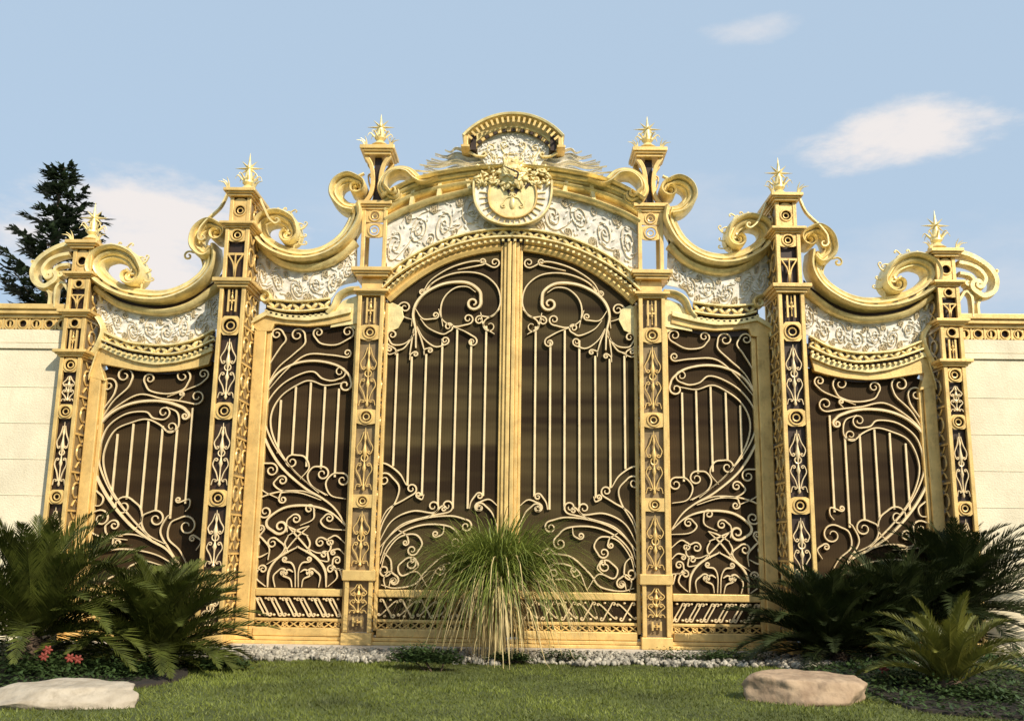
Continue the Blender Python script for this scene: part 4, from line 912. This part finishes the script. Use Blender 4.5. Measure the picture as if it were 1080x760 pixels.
# ponytail grass tree in front of the meeting stiles
def grass_tree():
    x, y = gp(524, 697); T = thing('grass_tree', (x, y, 0), 'fountain like grass tree with green top and dry straw skirt before the main gate', 'grass tree')
    z0 = .92
    t = MB(); t.lathe([(.13, -.03), (.10, .12), (.075, .4), (.07, .7), (.10, z0)], (x, y, 0), 12); t.build('trunk', DRY, T, smooth=True)
    r = random.Random(11)
    def blades(n, el, L_, droop, w, name, m, sp, zj, emin=-1.5):
        mb = MB()
        for k in range(n):
            a = r.uniform(0, 2*pi); e = radians(r.uniform(*el)); L = r.uniform(*L_); N = 7; d0 = r.uniform(*droop)
            p = np.array([x+sp*cos(a)*r.random(), y+sp*sin(a)*r.random(), z0+r.uniform(*zj)]); P = []; 
            for i in range(N+1):
                P.append(p.copy()); p = p+np.array([cos(e)*cos(a), cos(e)*sin(a), sin(e)])*L/N; e = max(e-d0*(.5+i/N)/N*2, emin)
                a += r.uniform(-.06, .06)
                if p[2] < .04: p[2] = .04
            s_ = np.array([-sin(a), cos(a), 0]); k0 = len(mb.v); ww = w*r.uniform(.7, 1.2)
            for i, q in enumerate(P):
                h = ww*(1-.85*(i/N)**1.5); mb.v += [tuple(q-s_*h), tuple(q+s_*h)]
            mb.f += [(k0+2*i, k0+2*i+1, k0+2*i+3, k0+2*i+2) for i in range(N)]
        mb.build(name, m, T, recalc=False)
    blades(1300, (28, 88), (.45, 1.0), (.4, 1.3), .0090, 'green_leaves', GRN, .52, (-.05, .15))
    blades(1000, (0, 58), (.80, 1.48), (.5, 1.3), .0082, 'side_leaves', GRN, .50, (-.1, .12))
    blades(320, (-10, 45), (.80, 1.45), (1.1, 2.1), .0088, 'dry_leaves', DRY, .42, (-.15, .05), -1.15)
    blades(200, (-80, -25), (.5, .85), (.5, 1.2), .012, 'dry_skirt', DRY, .22, (-.3, 0))
grass_tree()

# low leafy plants
def leafy(name, cx, cy, rx, ry, h, n, m, label, cat, seed, ls=.04, flowers=0, group=None):
    r = random.Random(seed); T = thing(name, (cx, cy, 0), label, cat, group); mb = MB()
    lumps = [(r.uniform(-.75, .75), r.uniform(-.75, .75), r.uniform(.35, .6)) for _ in range(max(4, int(rx*8)))]
    for i in range(n):
        q = r.choice(lumps); u, v, w = [r.gauss(0, 1) for _ in range(3)]; l = sqrt(u*u+v*v+w*w); rad = r.random()**.4
        px_ = cx+rx*(q[0]+q[2]*u/l*rad); py_ = cy+ry*(q[1]+q[2]*v/l*rad); pz = max(.01, h*(.25+q[2]*.8*abs(w)/l*rad*1.6*r.uniform(.6, 1)))
        s_ = ls*r.uniform(.6, 1.3); a = r.uniform(0, 6.28); d = np.array([cos(a), sin(a), r.uniform(-.3, .6)]); nn = np.array([-sin(a), cos(a), r.uniform(-.4, .4)]); c = np.array([px_, py_, pz])
        k0 = len(mb.v); mb.v += [tuple(c), tuple(c+d*s_*.5+nn*s_*.3), tuple(c+d*s_*1.1), tuple(c+d*s_*.5-nn*s_*.3)]; mb.f.append((k0, k0+1, k0+2, k0+3))
    mb.build('foliage', m, T, recalc=False)
    st = MB()
    for q in lumps: st.tube([(cx+rx*q[0]*.3, cy+ry*q[1]*.3, -.02), (cx+rx*q[0]*.7, cy+ry*q[1]*.7, h*.25), (cx+rx*q[0], cy+ry*q[1], h*.5)], .008, 4)
    st.build('stem', BARK, T)
    for i in range(flowers):
        fx, fy, fz = cx+r.uniform(-.5, .6)*rx, cy-ry*r.uniform(.2, .9), h*r.uniform(.75, 1.15); f = MB()
        for k in range(6):
            a = k*1.047; f.ell((fx+.025*cos(a), fy-.01, fz+.022*sin(a)), (.028*cos(a), 0, .025*sin(a)), (-.014*sin(a), 0, .014*cos(a)), (0, .012, 0), 6, 4)
        f.build('flower', FLOW, T, smooth=True)
x, y = gp(72, 716); leafy('flowering_shrub', x, y, .60, .30, .26, 2600, SHRUB, 'low bush with red flowers below the left cycads, behind the pale rock', 'shrub', 1, .045, 4)
x, y = gp(128, 714); leafy('low_shrub', x, y, .42, .25, .20, 1900, SHRUB, 'low dark shrub at the foot of the large left cycad', 'shrub', 2, .045)
x, y = gp(215, 706); leafy('low_shrub', x, y, .42, .22, .17, 1500, SHRUB, 'low shrub under the right fronds of the large left cycad', 'shrub', 8, .045)
x, y = gp(462, 708); leafy('low_shrub', x, y, .50, .24, .36, 3200, SHRUB, 'small round shrub left of the grass tree by the pebbles', 'shrub', 3, .04)
x, y = gp(560, 700); leafy('low_shrub', x, y, .55, .16, .20, 2200, SHRUB, 'low creeping shrub right of the grass tree by the pebbles', 'shrub', 4, .035)
x, y = gp(748, 700); leafy('low_shrub', x, y, .65, .18, .22, 2400, SHRUB, 'low creeping shrub before the right side gate, on the pebble strip', 'shrub', 5, .035)
x, y = gp(955, 722); leafy('low_shrub', x, y, .55, .30, .20, 2200, SHRUB, 'low dark shrub right of the tan rock', 'shrub', 6, .045, 1)
x, y = gp(1050, 738); leafy('low_shrub', x, y, .45, .30, .18, 1600, SHRUB, 'low dark shrub in front of the sunlit cycad at the right edge', 'shrub', 7, .045)

# rocks
def rock(cx, cy, rx, ry, h, m, label, seed, flat=.5):
    bm = bmesh.new(); bmesh.ops.create_icosphere(bm, subdivisions=5, radius=1); r = random.Random(seed)
    from mathutils import noise, Vector
    off = Vector((seed*7.1, seed*3.3, 1))
    pl_ = [(Vector((r.gauss(0, 1), r.gauss(0, 1), r.gauss(0, .5))).normalized(), r.uniform(.62, .9)) for _ in range(16)]+[(Vector((.05, -.1, 1)).normalized(), flat)]
    for v in bm.verts:
        c = v.co.copy()
        for nrm, dd in pl_:
            e = c.dot(nrm)-dd
            if e > 0: c -= nrm*e*.93
        c *= 1+.10*noise.noise(c*1.6+off)+.05*noise.noise(c*4+off)+.025*noise.noise(c*11+off)
        v.co = (c.x*rx*1.2, c.y*ry*1.2, c.z*h*1.25)
    me = bpy.data.meshes.new('rock'); bm.to_mesh(me); bm.free(); me.materials.append(m); me.shade_smooth()
    o = bpy.data.objects.new('rock', me); o.location = (cx, cy, h*.15); col.objects.link(o); tag(o, label, 'rock', 'landscape rocks')
x, y = gp(852, 740); rock(x, y, .55, .28, .215, ROCK, 'tan sandstone rock on the lawn in front of the right cycads', 2, .72)
x, y = gp(58, 742); rock(x, y, .66, .32, .165, ROCKW, 'pale flat topped rock in the left front corner', 4, .62)
x, y = gp(36, 690); rock(x, y, .30, .25, .26, ROCKW, 'small pale rock half hidden behind the left edge cycad', 6, .7)

# conifer behind the left wall
def conifer():
    bx, bz = B(66, 178, 5.5); x, y, H = bx, 5.5, bz; r = random.Random(4)
    T = thing('leafy_tree', (x, y, 0), 'dark loose leafy tree with layered upswept boughs behind the left cream wall', 'tree')
    P = [(x, y, 0), (x+.05, y, H*.4), (x-.03, y, H*.75), (x, y, H-.05)]
    MB().tube(catmull(P, 6), .17, 9, np.linspace(1, .06, 19)).build('trunk', BARK, T, smooth=True)
    lb = MB(); cr = MB(); z = 2.2; k = 0
    while z < H-.02:
        t = (H-z)/(H-2.2); R = .16+2.25*t**.8; nb = 6 if t > .3 else 4
        for q in range(nb):
            if r.random() < .2: continue
            a = k*1.1+q*2*pi/nb+r.uniform(-.35, .35); L = R*r.uniform(.45, 1.2); N = 7; p = np.array([x, y, z+r.uniform(-.1, .1)]); e = r.uniform(.05, .5); PP = []
            for i in range(N+1): PP.append(p.copy()); p = p+np.array([cos(a)*cos(e), sin(a)*cos(e), sin(e)])*L/N; e += (.10 if t < .4 else .04)-.02*r.random()
            PP = np.array(PP); lb.tube(PP, .022*(.4+t), 4, np.linspace(1, .2, N+1))
            side = np.array([-sin(a), cos(a), 0])
            for i in range(int(17*L/.8)+7):
                u = r.uniform(.15, 1.02); f_ = min(u, .999)*N; j = int(f_); c = PP[j]+(PP[j+1]-PP[j])*(f_-j); sg = r.choice((-1, 1))
                d = side*sg*r.uniform(.3, 1)+np.array([cos(a), sin(a), 0])*r.uniform(.2, 1)+np.array([0, 0, r.uniform(-.12, .42)]); d /= np.linalg.norm(d)
                ln = r.uniform(.20, .42)*(1.15-.5*u)*(.6+.5*t); 
                for w_ in range(5):      # a spray of needle tufts
                    dv = d+rng.normal(0, .28, 3); b0 = c+d*ln*w_*.2; tip = b0+dv*ln*.75; ww = np.cross(dv, (0, 0, 1)); ww = ww/max(.01, np.linalg.norm(ww))*.034
                    k0 = len(cr.v); md = b0+(tip-b0)*.45-np.array([0, 0, .01]); cr.v += [tuple(b0), tuple(md+ww*1.3), tuple(tip), tuple(md-ww*1.3)]; cr.f.append((k0, k0+1, k0+2, k0+3))
        z += .27+.16*r.random() if t > .35 else .20; k += 1
    lb.build('limbs', BARK, T); cr.build('crown', PINE, T, recalc=False)
conifer()

# ================================================================== LIGHT
SUN = np.array([.52, -.68, .62]); SUN /= np.linalg.norm(SUN); el = math.asin(SUN[2]); az = atan2(SUN[0], SUN[1])
ld = bpy.data.lights.new('sun', 'SUN'); ld.energy = 4.2; ld.angle = radians(.5); ld.color = (1, .90, .74)
lo = bpy.data.objects.new('sun', ld); col.objects.link(lo)
from mathutils import Vector
lo.rotation_euler = Vector(tuple(SUN)).to_track_quat('Z', 'Y').to_euler()
w = bpy.data.worlds.new('World'); sc.world = w; w.use_nodes = True; nt = w.node_tree; n = nt.nodes; bg = n['Background']
sky = n.new('ShaderNodeTexSky'); sky.sky_type = 'NISHITA'; sky.sun_disc = False; sky.sun_elevation = el; sky.sun_rotation = az
sky.air_density = 1.0; sky.dust_density = 2.5; sky.ozone_density = 1.0
tc = n.new('ShaderNodeTexCoord')
def math_(op, a, b=None, c=None):
    k = n.new('ShaderNodeMath'); k.operation = op
    for i, v in enumerate((a, b, c)):
        if v is None: continue
        if isinstance(v, (int, float)): k.inputs[i].default_value = v
        else: nt.links.new(v, k.inputs[i])
    return k.outputs[0]
def dot_(v):
    k = n.new('ShaderNodeVectorMath'); k.operation = 'DOT_PRODUCT'; nt.links.new(tc.outputs['Generated'], k.inputs[0]); k.inputs[1].default_value = tuple(v); return k.outputs['Value']
nz = n.new('ShaderNodeTexNoise'); nz.inputs['Scale'].default_value = 9; nz.inputs['Detail'].default_value = 10; nz.inputs['Roughness'].default_value = .62
mp = n.new('ShaderNodeMapping'); mp.inputs['Scale'].default_value = (1, 1, 2.6); nt.links.new(tc.outputs['Generated'], mp.inputs['Vector']); nt.links.new(mp.outputs[0], nz.inputs['Vector'])
def cloud(px, py, wa, wb, amp, dens, soft):
    c = ray(px, py); c = c/np.linalg.norm(c); e1 = np.cross(c, (0, 0, 1)); e1 /= np.linalg.norm(e1); e2 = np.cross(e1, c)
    A = math_('DIVIDE', dot_(e1), wa); Bq = math_('DIVIDE', dot_(e2), wb); r2 = math_('ADD', math_('MULTIPLY', A, A), math_('MULTIPLY', Bq, Bq))
    q = math_('SUBTRACT', math_('ADD', 1., math_('MULTIPLY', math_('SUBTRACT', nz.outputs['Fac'], .5), amp)), r2)
    mr = n.new('ShaderNodeMapRange'); mr.interpolation_type = 'SMOOTHSTEP'; nt.links.new(q, mr.inputs['Value']); mr.inputs['From Min'].default_value = 0; mr.inputs['From Max'].default_value = soft; mr.inputs['To Max'].default_value = dens
    front = math_('GREATER_THAN', dot_(c), 0.); return math_('MULTIPLY', mr.outputs['Result'], front)
cl = cloud(938, 140, .105, .034, 3.2, .92, 1.1)
cl = math_('MAXIMUM', cl, cloud(185, 262, .17, .078, 2.8, .95, 1.0))
cl = math_('MAXIMUM', cl, cloud(795, 30, .055, .018, 3.0, .55, 1.4))
cl = math_('MAXIMUM', cl, cloud(740, 215, .10, .04, 3.0, .25, 1.5))
cl = math_('MAXIMUM', cl, cloud(960, 300, .22, .07, 2.4, .32, 1.5))
cl = math_('MAXIMUM', cl, cloud(500, 230, .25, .05, 2.0, .2, 1.5))
veil = n.new('ShaderNodeMix'); veil.data_type = 'RGBA'; veil.inputs[0].default_value = .80; nt.links.new(sky.outputs[0], veil.inputs[6]); veil.inputs[7].default_value = (5.5, 7.1, 8.9, 1)
mx = n.new('ShaderNodeMix'); mx.data_type = 'RGBA'; nt.links.new(cl, mx.inputs[0]); nt.links.new(veil.outputs[2], mx.inputs[6]); mx.inputs[7].default_value = (9.3, 8.7, 8.4, 1)
nt.links.new(mx.outputs[2], bg.inputs['Color']); bg.inputs['Strength'].default_value = .08

sc.view_settings.view_transform = 'Standard'; sc.view_settings.look = 'None'; sc.view_settings.exposure = .30; sc.view_settings.gamma = 1
sc.render.resolution_x = 1024; sc.render.resolution_y = 720
sc.cycles.max_bounces = 6; sc.cycles.use_denoising = True
